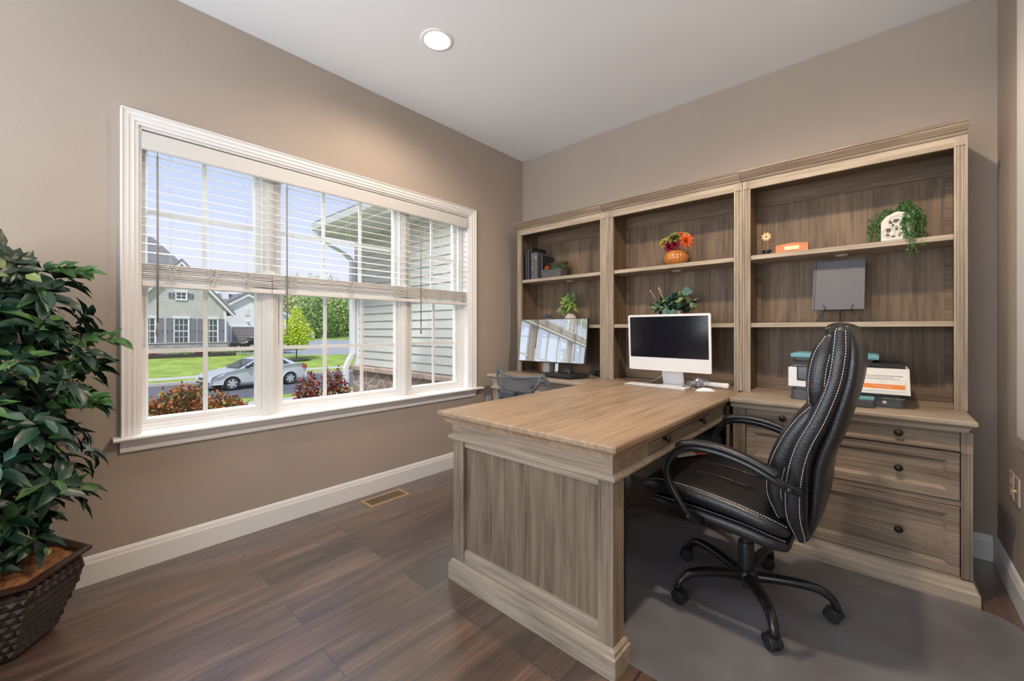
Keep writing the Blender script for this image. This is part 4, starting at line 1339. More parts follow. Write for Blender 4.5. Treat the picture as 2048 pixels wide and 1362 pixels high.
# printer
t = thing('printer', 'dark grey and teal printer with an orange and white front sticker, on the drawer cabinet', 'printer', (2.50, -.30, ZT))
x0, x1 = 2.272, 2.722
b = BM(); prism(b, scr(x0, x1, -.425, -.10, .02), 'z', ZT + .0006, ZT + .053); prism(b, scr(x0 + .008, x1 - .008, -.418, -.10, .02), 'z', ZT + .053, .835); obj('printer_base', b, 'dark_grey_plastic', t, bevel=.002)
b = BM(); box(b, x0 + .006, x1 - .006, -.41, -.10, .835, .955); obj('printer_body', b, 'dark_grey_plastic', t, bevel=.004)
b = BM(); box(b, x0 - .010, 2.40, -.432, -.16, .835, .938); obj('front_panel', b, 'printer_white', t, bevel=.003)
b = BM(); quadbox(b, [(2.53, -.445, .832), (2.738, -.445, .832), (2.735, -.415, .952), (2.53, -.415, .952)], (0, .012, 0)); box(b, 2.725, 2.735, -.41, -.14, .835, .95); obj('front_flap', b, 'printer_white', t)
def onflap(x, z, off=.0006):
    f = (z - .832) / .12
    return (x, -.445 + .03 * f - off, z)
def flapquad(xa, xb, za, zb, off):
    b = BM(); quadbox(b, [onflap(xa, za, off), onflap(xb, za, off), onflap(xb, zb, off), onflap(xa, zb, off)], (0, .0004, 0)); return b
stk = obj('sticker', flapquad(2.553, 2.725, .842, .925, .0006), 'paper_white', t)
b = flapquad(2.5545, 2.7235, .8445, .899, .0012); obj('sticker_border', b, 'print_pale', stk)
obj('sticker_field', flapquad(2.5575, 2.7205, .8475, .8975, .0016), 'paper_white', stk)
obj('sticker_band', flapquad(2.5585, 2.7195, .857, .878, .0021), 'paper_orange', stk)
rx = math.atan2(.12, .03)
def ftext(s, x, z, size, m, sq=1.0):
    text('sticker_print', s, onflap(x, z, .0027), size, m, stk, rot=(rx, 0, 0), squeeze=sq, ext=.0001)
ftext('Essential, all-around productivity with wireless', 2.637, .9185, .0092, 'print_grey', .88)
ftext('Print, scan and copy in color with easy setup', 2.633, .9105, .0062, 'print_grey', .9)
ftext('Fast color printing with two-sided automatic printing', 2.637, .9035, .0060, 'print_grey', 1.0)
ftext('Print', 2.595, .8885, .0065, 'print_pale'); ftext('Scan & Copy', 2.643, .8885, .0065, 'print_pale'); ftext('Wireless', 2.700, .8885, .0065, 'print_pale')
ftext('Easy setup in minutes  |  Start here', 2.645, .8705, .0060, 'paper_white', .9)
ftext('Print remotely using the app', 2.645, .863, .0052, 'paper_white', .9)
b = BM(); ls = []
lathe(b, [(.0012, -.0004), (.0058, -.0004), (.0058, 0)], onflap(2.569, .868, .0024), 14, 'y'); obj('sticker_badge', b, 'paper_white', stk)
b = BM(); box(b, 2.300, 2.395, -.437, -.42, .868, .946); obj('touch_screen', b, 'black_plastic', t, bevel=.006)
b = BM(); box(b, 2.308, 2.388, -.4385, -.4365, .876, .939); obj('screen_glass', b, 'window_dark', t)
b = BM(); ls = []
for z, g in ((.955, -.012), (.958, 0), (.964, 0), (.974, -.012)): ls.append([(x0 - g, -.408 - g, z), (x1 + g, -.408 - g, z), (x1 + g, -.11 + g, z), (x0 - g, -.11 + g, z)])
loops(b, ls); obj('scanner_lid', b, 'black_plastic', t)
b = BM(); prism(b, [(x0 + .02, .974), (2.60, .974), (2.615, .995), (x0 + .005, .995)], 'y', -.37, -.12); obj('document_feeder', b, 'dark_grey_plastic', t)
b = BM(); ls = []
for z, g in ((.990, -.0), (1.008, .002), (1.014, -.012)): ls.append([(x0 - .004 - g, -.388 - g, z), (2.628 + g, -.388 - g, z), (2.628 + g, -.11 + g, z), (x0 - .004 - g, -.11 + g, z)])
loops(b, ls); obj('feeder_lid', b, 'teal_plastic', t, bevel=.002)
b = BM(); box(b, 2.35, 2.612, -.50, -.425, ZT + .0006, ZT + .038); obj('paper_tray', b, 'dark_grey_plastic', t, bevel=.004)
b = BM(); box(b, 2.36, 2.612, -.495, -.41, ZT + .038, ZT + .050); obj('tray_cover', b, 'teal_plastic', t, bevel=.002)
b = BM(); panel(b, 'y', 2.642, 2.655, ZT + .020, ZT + .032, [(0, -.4252), (0, -.4258), (.0018, -.4258), (.0018, -.4253)]); obj('logo_badge', b, 'outlet_plastic', t)
text('printer_name', 'HP OfficeJet Pro 8020 series', (2.680, -.4256, ZT + .045), .0070, 'outlet_plastic', t)

# ================================================================ THINGS ON THE SHELVES
S1, S2 = 1.5875, 1.1805
# books
def book(x0, x1, y0, y1, h, m, label, name='book', grp=None, spine=None):
    t = thing(name, label, 'book', ((x0 + x1) / 2, (y0 + y1) / 2, S1), group=grp)
    b = BM(); box(b, x0, x0 + .003, y0, y1, S1, S1 + h); box(b, x1 - .003, x1, y0, y1, S1, S1 + h)
    sp = [(x0, y0 + .01), (x0 + .002, y0 + .002), ((x0 + x1) / 2, y0 - .003), (x1 - .002, y0 + .002), (x1, y0 + .01), (x1 - .003, y0 + .01), ((x0 + x1) / 2, y0 + .004), (x0 + .003, y0 + .01)]
    prism(b, sp, 'z', S1, S1 + h); obj('cover', b, m, t)
    b = BM(); box(b, x0 + .0032, x1 - .0032, y0 + .008, y1 - .005, S1 + .003, S1 + h - .004); obj('pages', b, 'page_edge', t)
    return t
by0 = -.255
book(.248, .272, by0, -.05, .262, 'book_black', 'slim black book against the shelf side, nearest the window')
book(.2735, .297, by0, -.05, .268, 'binder_navy', 'slim dark blue book between the outer slim one and the tallest one', 'binder')
book(.2985, .318, by0 + .01, -.05, .290, 'book_black', 'tallest black book, between the slim ones and the gold-lettered one')
hb = book(.325, .397, by0 - .012, -.09, .232, 'book_grey', 'thick grey-spined black book with gold letters on the top shelf', 'bible')
for i, c in enumerate('HOLY BIBLE'):
    if c != ' ':
        text('spine_letter', c, (.346, by0 - .0165, S1 + .212 - i * .0145), .017, 'gold_print', hb, squeeze=1.1)
for i in range(3): 
    b = BM(); box(b, .372, .392, by0 - .0155, by0 - .0145, S1 + .196 - i * .011, S1 + .200 - i * .011); obj('spine_line', b, 'outlet_bronze', hb)
b = BM(); lathe(b, [(.001, -.0004), (.004, 0)], (.347, by0 - .0152, S1 + .016), 4, 'y'); obj('spine_mark', b, 'paper_white', hb)
book(.399, .43, by0 + .02, -.06, .205, 'book_black', 'black book between the gold-lettered one and the woven basket')

R = random.Random(11)
# basket with greens
t = thing('planter_basket', 'small grey woven basket with greenery and a red flower beside the books', 'plant', (.54, -.20, S1))
b = BM(); ls = []
for z, g in ((.0, -.014), (.068, 0), (.070, 0), (.070, -.004), (.02, -.012)): ls.append([(.425 - g, -.255 - g, S1 + z), (.640 + g, -.255 - g, S1 + z), (.640 + g, -.15 + g, S1 + z), (.425 - g, -.15 + g, S1 + z)])
loops(b, ls); obj('basket', b, 'wicker_grey', t)
b = BM()
for k in range(90):
    c = Vector((R.uniform(.44, .63), R.uniform(-.24, -.17), S1 + .06)); d = (rdir(R) + Vector((0, -.2, .9))).normalized()
    leaf(b, c + d * R.uniform(0, .03), d, rdir(R), R.uniform(.02, .04), .012)
obj('greenery', b, 'green_mid', t)
b = BM()
c = Vector((.56, -.20, S1 + .07))
for k in range(9):
    d = Vector((math.cos(k * 2.4) * .6, math.sin(k * 2.4) * .4, 1)).normalized()
    L = R.uniform(.05, .085)
    tube(b, [c, c + d * L], .0008, 4)
    for j in range(16):
        s = d.orthogonal(); s.rotate(Matrix.Rotation(j * 2.4, 3, d)); leaf4(b, c + d * L * (.3 + .7 * j / 16), s + d * .6, d, .018, .003)
obj('fir_sprig', b, 'green_blue', t)
b = BM()
c = Vector((.515, -.262, S1 + .085))
for ring in range(3):
    for k in range(7):
        a = 2 * PI * k / 7 + ring * .4; d = Vector((math.cos(a), -.35 - ring * .4, math.sin(a))).normalized(); leaf(b, c, d, Vector((0, -1, 0)), .026 - .006 * ring, .018, fold=.2, curl=-.2)
obj('red_flower', b, 'flower_red', t)
b = BM()
for (dx, dz) in ((.10, .01), (.12, .03), (.11, -.01)): tube(b, smooth_path([(.62, -.2, S1 + .07), (.66, -.21, S1 + .09), (.64 + dx, -.22, S1 + .085 + dz)], 4), [.002] * 8 + [.001], 5)
obj('twig', b, 'stem_brown', t)
t = thing('wooden_block', 'small brown wooden board on the top shelf behind the woven basket', 'ornament', (.55, -.09, S1))
b = BM(); box(b, .45, .60, -.13, -.10, S1, S1 + .128); box(b, .435, .60, -.14, -.09, S1 + .128, S1 + .145); obj('board', b, 'bark', t)

# small potted plant behind monitor
t = thing('artificial_plant', 'small green artificial plant in a tan egg-shaped pot behind the glossy monitor', 'plant', (.665, -.16, S2))
b = BM(); lathe(b, [(.03, 0), (.052, .02), (.056, .045), (.045, .075), (.022, .095), (.016, .098)], (.672, -.16, S2), 24); obj('pot', b, 'concrete', t, smooth=True)
b = BM(); tube(b, [(.672, -.16, S2 + .09), (.67, -.165, S2 + .18), (.675, -.165, S2 + .27)], [.006, .004, .002], 6); obj('stem', b, 'bark', t)
b = BM()
for k in range(75):
    z = R.uniform(.11, .25); w = .075 * (1 - abs(z - .15) / .16)
    c = Vector((.668 + R.uniform(-w, w), -.17 + R.uniform(-w, w) * .5, S2 + z)); leaf(b, c, (rdir(R) + Vector((0, -.5, -.1))), Vector((0, -1, .5)), R.uniform(.025, .045), .024)
obj('green_leaves', b, 'green_bright', t)
b = BM()
for k in range(26):
    c = Vector((.62 + R.uniform(-.03, .02), -.20, S2 + R.uniform(.10, .17))); leaf(b, c, (rdir(R) + Vector((-.4, -.5, -.5))), Vector((0, -1, .5)), .035, .022)
obj('variegated_leaves', b, 'green_pale', t)
b = BM()
for k in range(10):
    c = Vector((.69 + R.uniform(-.03, .05), -.17 + R.uniform(-.02, .02), S2 + R.uniform(.17, .24))); d = Vector((R.uniform(-.4, .8), R.uniform(-.5, .1), R.uniform(.1, 1))).normalized()
    for j in range(18):
        s = d.orthogonal(); s.rotate(Matrix.Rotation(j * 2.4, 3, d)); leaf4(b, c + d * .06 * (.1 + .9 * j / 18), s + d * .7, d, .022, .004)
obj('fir_sprig', b, 'green_blue', t)

# pumpkin vase with flowers
t = thing('pumpkin_vase', 'ribbed orange pumpkin-shaped vase of autumn flowers on the top middle shelf', 'vase', (1.563, -.17, S1))
b = BM(); ls = []
for r, z in ((.035, 0), (.056, .006), (.074, .028), (.080, .052), (.077, .074), (.064, .095), (.048, .107), (.040, .108), (.036, .10)):
    ls.append([(1.563 + math.cos(a) * r * (1 + .055 * abs(math.sin(11 * a / 1 )) - .03), -.17 + math.sin(a) * r * (1 + .055 * abs(math.sin(11 * a)) - .03), S1 + z) for a in [2 * PI * j / 132 for j in range(132)]])
loops(b, ls); obj('vase_body', b, 'pumpkin_glaze', t, smooth=True)
def rose(c, d, r, m, parent, name='flower', lay=5):
    b = BM(); d = Vector(d).normalized(); u = d.orthogonal().normalized(); w = d.cross(u)
    for q in range(lay):
        n = 5 + q; f = (q + 1) / lay
        for k in range(n):
            a = 2 * PI * k / n + q * .7; s = u * math.cos(a) + w * math.sin(a)
            leaf(b, c + s * r * .12 * q / lay, (s * f + d * (1.25 - f)), d, r * (.55 + .5 * f), r * .75, fold=.28, curl=-.12 + .35 * f)
    return obj(name, b, m, parent)
rose(Vector((1.495, -.205, S1 + .165)), (-.6, -.7, .3), .038, 'flower_yellow', t, 'yellow_flower')
rose(Vector((1.570, -.215, S1 + .185)), (0, -.7, .7), .052, 'leaf_olive', t, 'olive_flower')
rose(Vector((1.640, -.200, S1 + .160)), (.5, -.9, .1), .048, 'flower_orange', t, 'orange_flower')
rose(Vector((1.535, -.22, S1 + .135)), (-.3, -.9, -.1), .040, 'flower_wine', t, 'wine_flower')
rose(Vector((1.53, -.18, S1 + .185)), (-.2, -.5, .8), .034, 'flower_wine', t, 'wine_flower')
rose(Vector((1.635, -.18, S1 + .20)), (.4, -.5, .8), .030, 'flower_yellow', t, 'yellow_flower')
rose(Vector((1.605, -.215, S1 + .150)), (.2, -1, -.1), .034, 'dried_stem', t, 'dried_flower')
rose(Vector((1.575, -.225, S1 + .140)), (0, -1, -.2), .036, 'flower_wine', t, 'wine_flower')
rose(Vector((1.600, -.19, S1 + .205)), (.2, -.5, .9), .034, 'flower_orange', t, 'orange_flower')
b = BM()
for k in range(30):
    d = (rdir(R) + Vector((.1, -.6, .3))).normalized(); c = Vector((1.59, -.20, S1 + .125)); tube(b, [c, c + d * .028], .0009, 4)
obj('dried_filler', b, 'dried_stem', t)
b = BM(); tube(b, [(1.563, -.17, S1 + .07), (1.563, -.18, S1 + .16)], .03, 10); obj('stems', b, 'green_dark', t)

# ivy arrangement
t = thing('ivy_arrangement', 'bushy ivy arrangement in a tan square pot behind the white computer', 'plant', (1.56, -.17, S2))
b = BM(); ringbox(b, 1.49, 1.615, -.23, -.11, [(-.01, S2), (0, S2 + .09), (-.006, S2 + .09), (-.012, S2 + .05)]); obj('pot', b, 'terracotta_tan', t)
for nm, m, n, w in (('dark_leaves', 'green_dark', 150, .15), ('ivy_leaves', 'green_blue', 60, .14), ('pale_leaves', 'green_pale', 38, .165)):
    b = BM()
    for k in range(n):
        a = R.uniform(0, 2 * PI); rr = w * math.sqrt(R.random())
        c = Vector((1.552 + rr * math.cos(a), -.175 + rr * math.sin(a) * .42, S2 + .10 + R.uniform(0, .12) * (1 - rr / .25)))
        leaf(b, c, rdir(R) + Vector((math.cos(a) * .7, -.6, -.15)), Vector((0, -.8, .6)), R.uniform(.03, .055), R.uniform(.02, .034))
    obj(nm, b, m, t)
b = BM(); leaf(b, Vector((1.53, -.245, S2 + .115)), Vector((-.1, -.25, -1)), Vector((0, -1, 0)), .085, .06, .1, .05); leaf(b, Vector((1.575, -.25, S2 + .105)), Vector((.05, -.2, -1)), Vector((0, -1, 0)), .08, .055, .1, .05); leaf(b, Vector((1.63, -.25, S2 + .22)), Vector((.9, -.2, -.1)), Vector((0, -1, .3)), .075, .06, .1, .2)
obj('drooping_leaves', b, 'green_blue', t)
for x, z in ((1.41, .235), (1.47, .25), (1.48, .235), (1.63, .17)):
    b = BM(); lathe(b, [(.001, -.007), (.006, -.003), (.006, .003), (.001, .007)], (x, -.24, S2 + z), 8); tube(b, [(x, -.24, S2 + z), (x * .6 + 1.55 * .4, -.2, S2 + .12)], .0012, 4)
    obj('seed_head', b, 'brass_plate', t, smooth=True)

# wooden flower
t = thing('wooden_flower', 'small wooden daisy in a tiny black pot on a high shelf', 'ornament', (2.125, -.22, S1))
b = BM(); lathe(b, [(.016, 0), (.021, .022), (.025, .022), (.025, .030), (.010, .030)], (2.125, -.22, S1), 18); obj('pot', b, 'black_plastic', t)
b = BM(); tube(b, smooth_path([(2.125, -.22, S1 + .028), (2.128, -.22, S1 + .06), (2.122, -.22, S1 + .10)], 4), .0014, 5); tube(b, smooth_path([(2.127, -.22, S1 + .045), (2.140, -.22, S1 + .065), (2.150, -.22, S1 + .068)], 4), .001, 5); obj('stem', b, 'copper_wood', t)
b = BM()
for k in range(8):
    a = 2 * PI * k / 8 + .39; d = Vector((math.cos(a), 0, math.sin(a))); n = Vector((-d.z, 0, d.x)); c = Vector((2.121, -.222, S1 + .113))
    pts = [c + d * u + n * v for u, v in ((.005, -.002), (.016, -.006), (.025, -.003), (.027, 0), (.025, .003), (.016, .006), (.005, .002))]
    loops(b, [pts, [p + Vector((0, .003, 0)) for p in pts]])
obj('petals', b, 'petal_wood', t)
# name plate
t = thing('wooden_name_plate', 'reddish wooden block with a brass plate beside the wooden daisy', 'ornament', (2.25, -.21, S1))
b = BM(); prism(b, [(2.172, S1), (2.330, S1), (2.330, S1 + .050), (2.300, S1 + .052), (2.285, S1 + .056), (2.245, S1 + .057), (2.225, S1 + .053), (2.172, S1 + .049)], 'y', -.235, -.185); obj('block', b, 'copper_wood', t, bevel=.0015)
b = BM(); box(b, 2.216, 2.286, -.2362, -.235, S1 + .017, S1 + .038); obj('brass_plate', b, 'brass_plate', t)

# white pierced vase with string plant
t = thing('pierced_vase', 'white pierced ceramic planter with trailing green vines, above the dark board', 'plant', (2.70, -.19, S1))
vx, vy = 2.695, -.20
b = BM()
poly = [(vx - .060, 0), (vx + .055, 0), (vx + .058, .105), (vx + .045, .135), (vx + .0, .148), (vx - .04, .128), (vx - .060, .100)]
prism(b, [(p[0], S1 + p[1]) for p in poly], 'y', -.262, -.145); obj('planter_body', b, 'ceramic_white', t, bevel=.006)
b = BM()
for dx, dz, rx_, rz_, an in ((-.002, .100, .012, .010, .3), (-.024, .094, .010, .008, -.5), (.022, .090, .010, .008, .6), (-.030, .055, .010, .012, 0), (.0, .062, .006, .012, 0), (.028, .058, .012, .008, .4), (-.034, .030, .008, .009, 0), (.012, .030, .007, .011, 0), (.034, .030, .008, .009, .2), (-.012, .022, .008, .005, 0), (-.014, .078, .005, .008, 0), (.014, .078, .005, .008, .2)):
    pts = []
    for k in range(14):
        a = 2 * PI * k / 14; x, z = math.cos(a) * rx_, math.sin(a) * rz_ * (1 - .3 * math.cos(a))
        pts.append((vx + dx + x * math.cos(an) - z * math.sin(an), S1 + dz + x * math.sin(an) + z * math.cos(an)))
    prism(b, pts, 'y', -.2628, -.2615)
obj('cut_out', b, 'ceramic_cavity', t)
b = BM()
for cx_, cz_, rr in ((-.002, .095, .030), (-.030, .045, .022), (.028, .045, .022)):
    tube(b, [Vector((vx + cx_ + rr * math.cos(a), -.263, S1 + cz_ + rr * math.sin(a))) for a in [2 * PI * k / 20 for k in range(21)]], .0025, 6)
obj('scroll_relief', b, 'ceramic_white', t, smooth=True)
def vine(b, pts, n, L=.014, w=.006):
    P = smooth_path(pts, 8)
    tube(b, P, .0009, 4)
    for k in range(n):
        i = R.randrange(len(P) - 1); p = P[i].lerp(P[i + 1], R.random()); leaf4(b, p, rdir(R) + Vector((0, -.2, -.2)), rdir(R), R.uniform(.6, 1.2) * L, w)
b = BM()
for k in range(46):
    a = R.uniform(-.25 * PI, 1.05 * PI) if k % 2 else R.uniform(-.2, .7)
    dx = math.cos(a)
    if k % 3 == 0: dx = -abs(dx) * 1.0 - .25; L = R.uniform(.10, .17)
    else: dx = abs(dx) * .8 + .15; L = R.uniform(.10, .22)
    y = R.uniform(-.06, .04)
    if dx < 0: x1 = vx - .05 - R.uniform(.0, .055)
    else: x1 = vx + .045 + R.uniform(-.03, .055)
    yy = min(vy + y, -.27) if dx > 0 and x1 < vx + .06 else vy + y
    zt_ = S1 + R.uniform(.15, .205) if dx > 0 else S1 + R.uniform(.13, .18)
    zb = max(zt_ - L, S1 + .004) if k % 5 else zt_ - .16
    vine(b, [(vx + R.uniform(-.03, .03), vy, S1 + .14), ((vx + x1) / 2, (vy + yy) / 2, zt_), (x1, yy, zt_ - L * .35), (x1 + R.uniform(-.012, .012), yy, (zt_ + zb) / 2), (x1 + R.uniform(-.012, .012), yy, zb)], 42)
for k, (x, zb) in enumerate(((vx + .045, -.05), (vx + .058, -.075), (vx + .035, -.10), (vx + .052, -.12), (vx + .085, -.05))):
    vine(b, [(vx + .03, vy, S1 + .15), (x, -.30, S1 + .12), (x, -.318, S1 + .03), (x + .004, -.319, S1 - .03), (x + .008 - .02 * (k == 3), -.318, S1 + zb)], 46)
obj('trailing_vines', b, 'green_mid', t)

# dark board on easel
t = thing('tabletop_easel', 'small black wire easel holding up the dark square board', 'easel', (2.46, -.18, S2))
b = BM()
for x, s in ((2.405, -1), (2.52, 1)):
    tube(b, smooth_path([(x + s * .040, -.245, S2 + .002), (x, -.215, S2 + .062), (x - s * .003, -.225, S2 + .070), (x, -.250, S2 + .075), (x + s * .006, -.252, S2 + .095)], 4), .0025, 6)
    tube(b, [(x, -.215, S2 + .062), (2.462, -.15, S2 + .20)], .0025, 6)
tube(b, [(2.395, -.215, S2 + .064), (2.53, -.215, S2 + .064)], .0025, 6); tube(b, [(2.462, -.15, S2 + .20), (2.462, -.08, S2 + .002)], .0025, 6)
obj('wire_frame', b, 'black_metal', t, smooth=True)
t = thing('dark_board', 'dark slate-grey square board standing on the wire easel', 'board', (2.46, -.22, S2 + .068))
b = BM(); quadbox(b, [(2.345, -.228, S2 + .0695), (2.570, -.222, S2 + .0680), (2.574, -.170, S2 + .342), (2.352, -.176, S2 + .345)], (0, .012, -.002)); obj('board_panel', b, 'slate_cover', t, bevel=.001)
b = BM(); quadbox(b, [(2.352, -.2290, S2 + .0695), (2.357, -.2289, S2 + .0695), (2.364, -.1770, S2 + .345), (2.359, -.1771, S2 + .345)], (0, .001, 0)); obj('board_groove', b, 'binder_navy', t)

# papers and dark clutter under the desk
t = thing('paper_brochure', 'white and orange printed brochure on the front of the leather seat under the desk', 'paper', (1.93, -.98, .5))
b = BM(); quadbox(b, [(1.90, -1.06, .516), (1.955, -.955, .516), (1.90, -.90, .516), (1.84, -1.0, .516)], (0, 0, .002)); obj('white_page', b, 'paper_white', t)
b = BM(); quadbox(b, [(1.955, -.955, .5165), (1.99, -.90, .5165), (1.94, -.86, .5165), (1.90, -.90, .5165)], (0, 0, .002)); obj('orange_page', b, 'flower_orange', t)
b = BM(); box(b, 1.62, 1.95, -.50, -.15, .0, .52)
tag(obj('storage_crate', b, 'kneehole_clutter', bevel=.02), 'dark blue plaid storage bin under the desk beside the drawer cabinet', 'bin')
t = thing('computer_tower', 'black box standing on the floor inside the desk end', 'computer', (1.75, -1.62, 0))
b = BM(); box(b, 1.50, 1.90, -1.768, -1.60, .0035, .42); obj('tower_case', b, 'black_plastic', t, bevel=.006)

# ================================================================ POTTED TREE
px_, py_ = .275, -3.25
pt = thing('potted_topiary', 'tall leafy green artificial topiary in a dark woven hexagonal pot beside the window', 'potted plant', (px_, py_, 0))
def hexa(r, z, rot, n=6, sub=6):
    v = [(px_ + r * math.cos(rot + 2 * PI * k / n), py_ + r * math.sin(rot + 2 * PI * k / n)) for k in range(n)]
    o = []
    for k in range(n):
        a, c = v[k], v[(k + 1) % n]
        for j in range(sub): o.append((a[0] + (c[0] - a[0]) * j / sub, a[1] + (c[1] - a[1]) * j / sub, z))
    return o
HR = math.atan2(.25, .025)
b = BM(); loops(b, [hexa(.235, .262, HR), hexa(.258, .268, HR), hexa(.262, .280, HR), hexa(.250, .284, HR), hexa(.225, .278, HR), hexa(.215, .25, HR)], False, False); obj('pot_rim', b, 'basket_rim', pt)
prof = [(.15, .0), (.165, .01), (.185, .07), (.215, .14), (.232, .19), (.238, .22), (.232, .245), (.215, .262)]
b = BM(); loops(b, [hexa(r, z, HR) for r, z in prof]); obj('pot_body', b, 'basket_brown', pt)
b = BM()
N = 7
def pr(z):
    for (r0, z0), (r1, z1) in zip(prof, prof[1:]):
        if z0 <= z <= z1: return r0 + (r1 - r0) * (z - z0) / (z1 - z0)
    return .2
rows = 9
for row in range(rows):
    z0 = .012 + row * .027; z1 = z0 + .0255
    for k in range(6):
        a0, a1 = HR + 2 * PI * k / 6, HR + 2 * PI * (k + 1) / 6
        for j in range(N):
            u0 = (j + .04 + (.5 if row % 2 else 0)) / N; u1 = u0 + .92 / N
            if u1 > 1.0: u1 = .998
            if u1 <= u0: continue
            P_ = []
            for z, uu in ((z0, (u0 + u1) / 2), ((z0 + z1) / 2, u1), (z1, (u0 + u1) / 2), ((z0 + z1) / 2, u0)):
                r = pr(z) + .0
                A = Vector((px_ + r * math.cos(a0), py_ + r * math.sin(a0), z)); C = Vector((px_ + r * math.cos(a1), py_ + r * math.sin(a1), z)); P_.append((A, C, uu, z))
            mid = (a0 + a1) / 2; nn = Vector((math.cos(mid), math.sin(mid), 0))
            q = []
            for z, uu in ((z0, u0), (z0, u1), (z1, u1), (z1, u0)):
                r = pr(z); A = Vector((px_ + r * math.cos(a0), py_ + r * math.sin(a0), z)); C = Vector((px_ + r * math.cos(a1), py_ + r * math.sin(a1), z)); q.append(A.lerp(C, uu))
            c = sum(q, Vector()) / 4 + nn * .011
            vs = [b.verts.new(v + nn * .0005) for v in q]; cv = b.verts.new(c)
            for i in range(4): b.faces.new((vs[i], vs[(i + 1) % 4], cv))
obj('woven_strips', b, 'basket_brown', pt)
b = BM(); R2 = random.Random(3)
ls = [hexa(.222 * f, .262 + .012 * (1 - f), HR) for f in (1, .8, .5, .2)]
loops(b, ls, False, True)
for v in b.verts: v.co.z += R2.uniform(-.003, .008)
obj('moss_bedding', b, 'moss_rust', pt)
b = BM()
for k in range(3):
    a = k * 2.1
    tube(b, smooth_path([(px_ + .04 * math.cos(a), py_ + .04 * math.sin(a), .26), (px_ + .05 * math.cos(a + 1.5), py_ + .05 * math.sin(a + 1.5), .6), (px_ + .04 * math.cos(a + 3), py_ + .04 * math.sin(a + 3), 1.0), (px_ + .01, py_, 1.38)], 6), .011, 7)
obj('trunk', b, 'bark', pt, smooth=True)
# leaf rosettes: spiral column
ctr = []
for k in range(64):
    f = k / 63
    z = .34 + f * 1.02
    a = k * 2.399
    # column silhouette, wide in the middle and pinched below the top cluster
    rr = .20 + .05 * math.sin(f * PI)
    if z > 1.27: rr = .17
    if 1.20 < z < 1.26: rr = .12
    if z < .50: rr = .12
    if .72 < z < .80: rr = .16
    ctr.append(Vector((px_ + rr * math.cos(a), py_ + rr * math.sin(a), z)))
def rosettes(name, m, cs, n, Lr, wr, seed, curl=.25):
    b = BM(); R = random.Random(seed)
    for c in cs:
        axis = Vector((c.x - px_, c.y - py_, 0)).normalized() * .75 + Vector((0, 0, .65)); axis += rdir(R) * .3; axis.normalize()
        for k in range(n):
            a = 2 * PI * k / n + R.uniform(-.3, .3)
            u = axis.orthogonal(); u.rotate(Matrix.Rotation(a, 3, axis))
            d = (u + axis * R.uniform(-.1, .7)).normalized()
            L = R.uniform(*Lr); p = c + rdir(R) * .02 + d * .008
            if p.x + d.x * L < .012: d.x = abs(d.x) * .2; p.x = max(p.x, .02)
            leaf(b, p, d, axis, L, L * R.uniform(*wr), fold=.22, curl=curl * R.uniform(.4, 1.4))
    return obj(name, b, m, pt, smooth=True)
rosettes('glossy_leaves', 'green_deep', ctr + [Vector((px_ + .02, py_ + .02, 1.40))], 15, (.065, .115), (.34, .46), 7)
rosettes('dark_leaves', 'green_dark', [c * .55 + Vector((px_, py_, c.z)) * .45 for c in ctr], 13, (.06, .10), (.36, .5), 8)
R = random.Random(21)
ivy = [c + Vector((c.x - px_, c.y - py_, 0)).normalized() * .03 + Vector((0, 0, -.03)) for c in ctr[3::3]]
rosettes('ivy_leaves', 'green_pale', ivy, 4, (.03, .05), (.6, .8), 9, .1)
rosettes('silver_leaves', 'green_blue', [c + rdir(R) * .03 for c in ctr[1::2]], 3, (.05, .08), (.36, .45), 10, .3)
rosettes('mid_leaves', 'green_mid', [c + rdir(R) * .02 for c in ctr[::2]], 6, (.055, .095), (.34, .45), 12, .3)
b = BM()
for c in ctr[2::5]:
    o_ = Vector((c.x - px_, c.y - py_, 0)).normalized()
    for k in range(12):
        q = c + o_ * .035 + rdir(R) * .022; r = .0042
        lathe(b, [(.0008, -r), (r * .85, -r * .5), (r * .85, r * .5), (.0008, r)], q, 7)
obj('berries', b, 'berry_olive', pt, smooth=True)
for c in ctr[::4]:
    o_ = Vector((c.x - px_, c.y - py_, 0)).normalized()
    for k in range(1):
        b = BM(); p = c + o_ * .02; s = rdir(R) * .03
        tube(b, smooth_path([p, p + o_ * .05 + s, p + o_ * .07 + s + Vector((0, 0, -.03)), p + o_ * .055 + s * .3 + Vector((0, 0, -.015)), p + o_ * .08 + s * 1.3 + Vector((0, 0, -.04))], 5), .0012, 5)
        obj('tendril', b, 'green_pale', pt, smooth=True)
# sprigs that reach out towards the window
for tip in ((.36, -2.925, 1.10), (.45, -2.98, .88), (.38, -2.99, .86), (.34, -3.0, 1.0), (.42, -3.03, .56), (.40, -3.02, 1.36)):
    tip = Vector(tip); base = Vector((px_ + .08, py_ + .10, tip.z - .02))
    b = BM(); P_ = smooth_path([base, base.lerp(tip, .5) + Vector((0, 0, .015)), tip], 6); tube(b, P_, .0015, 5)
    for k in range(16):
        p = P_[min(len(P_) - 1, 3 + k * len(P_) // 18)]; d = ((tip - base).normalized() + rdir(R) * .8).normalized(); leaf(b, p, d, Vector((.6, -.4, .7)), R.uniform(.04, .07), .028, .2, .2)
    obj('reaching_sprig', b, 'green_mid', pt, smooth=True)

for o in pt.children:
    if o.type == 'MESH':
        for v in o.data.vertices:
            if v.co.x + px_ < .012: v.co.x = .012 - px_ + (abs(v.co.y * 7.3) % .01)

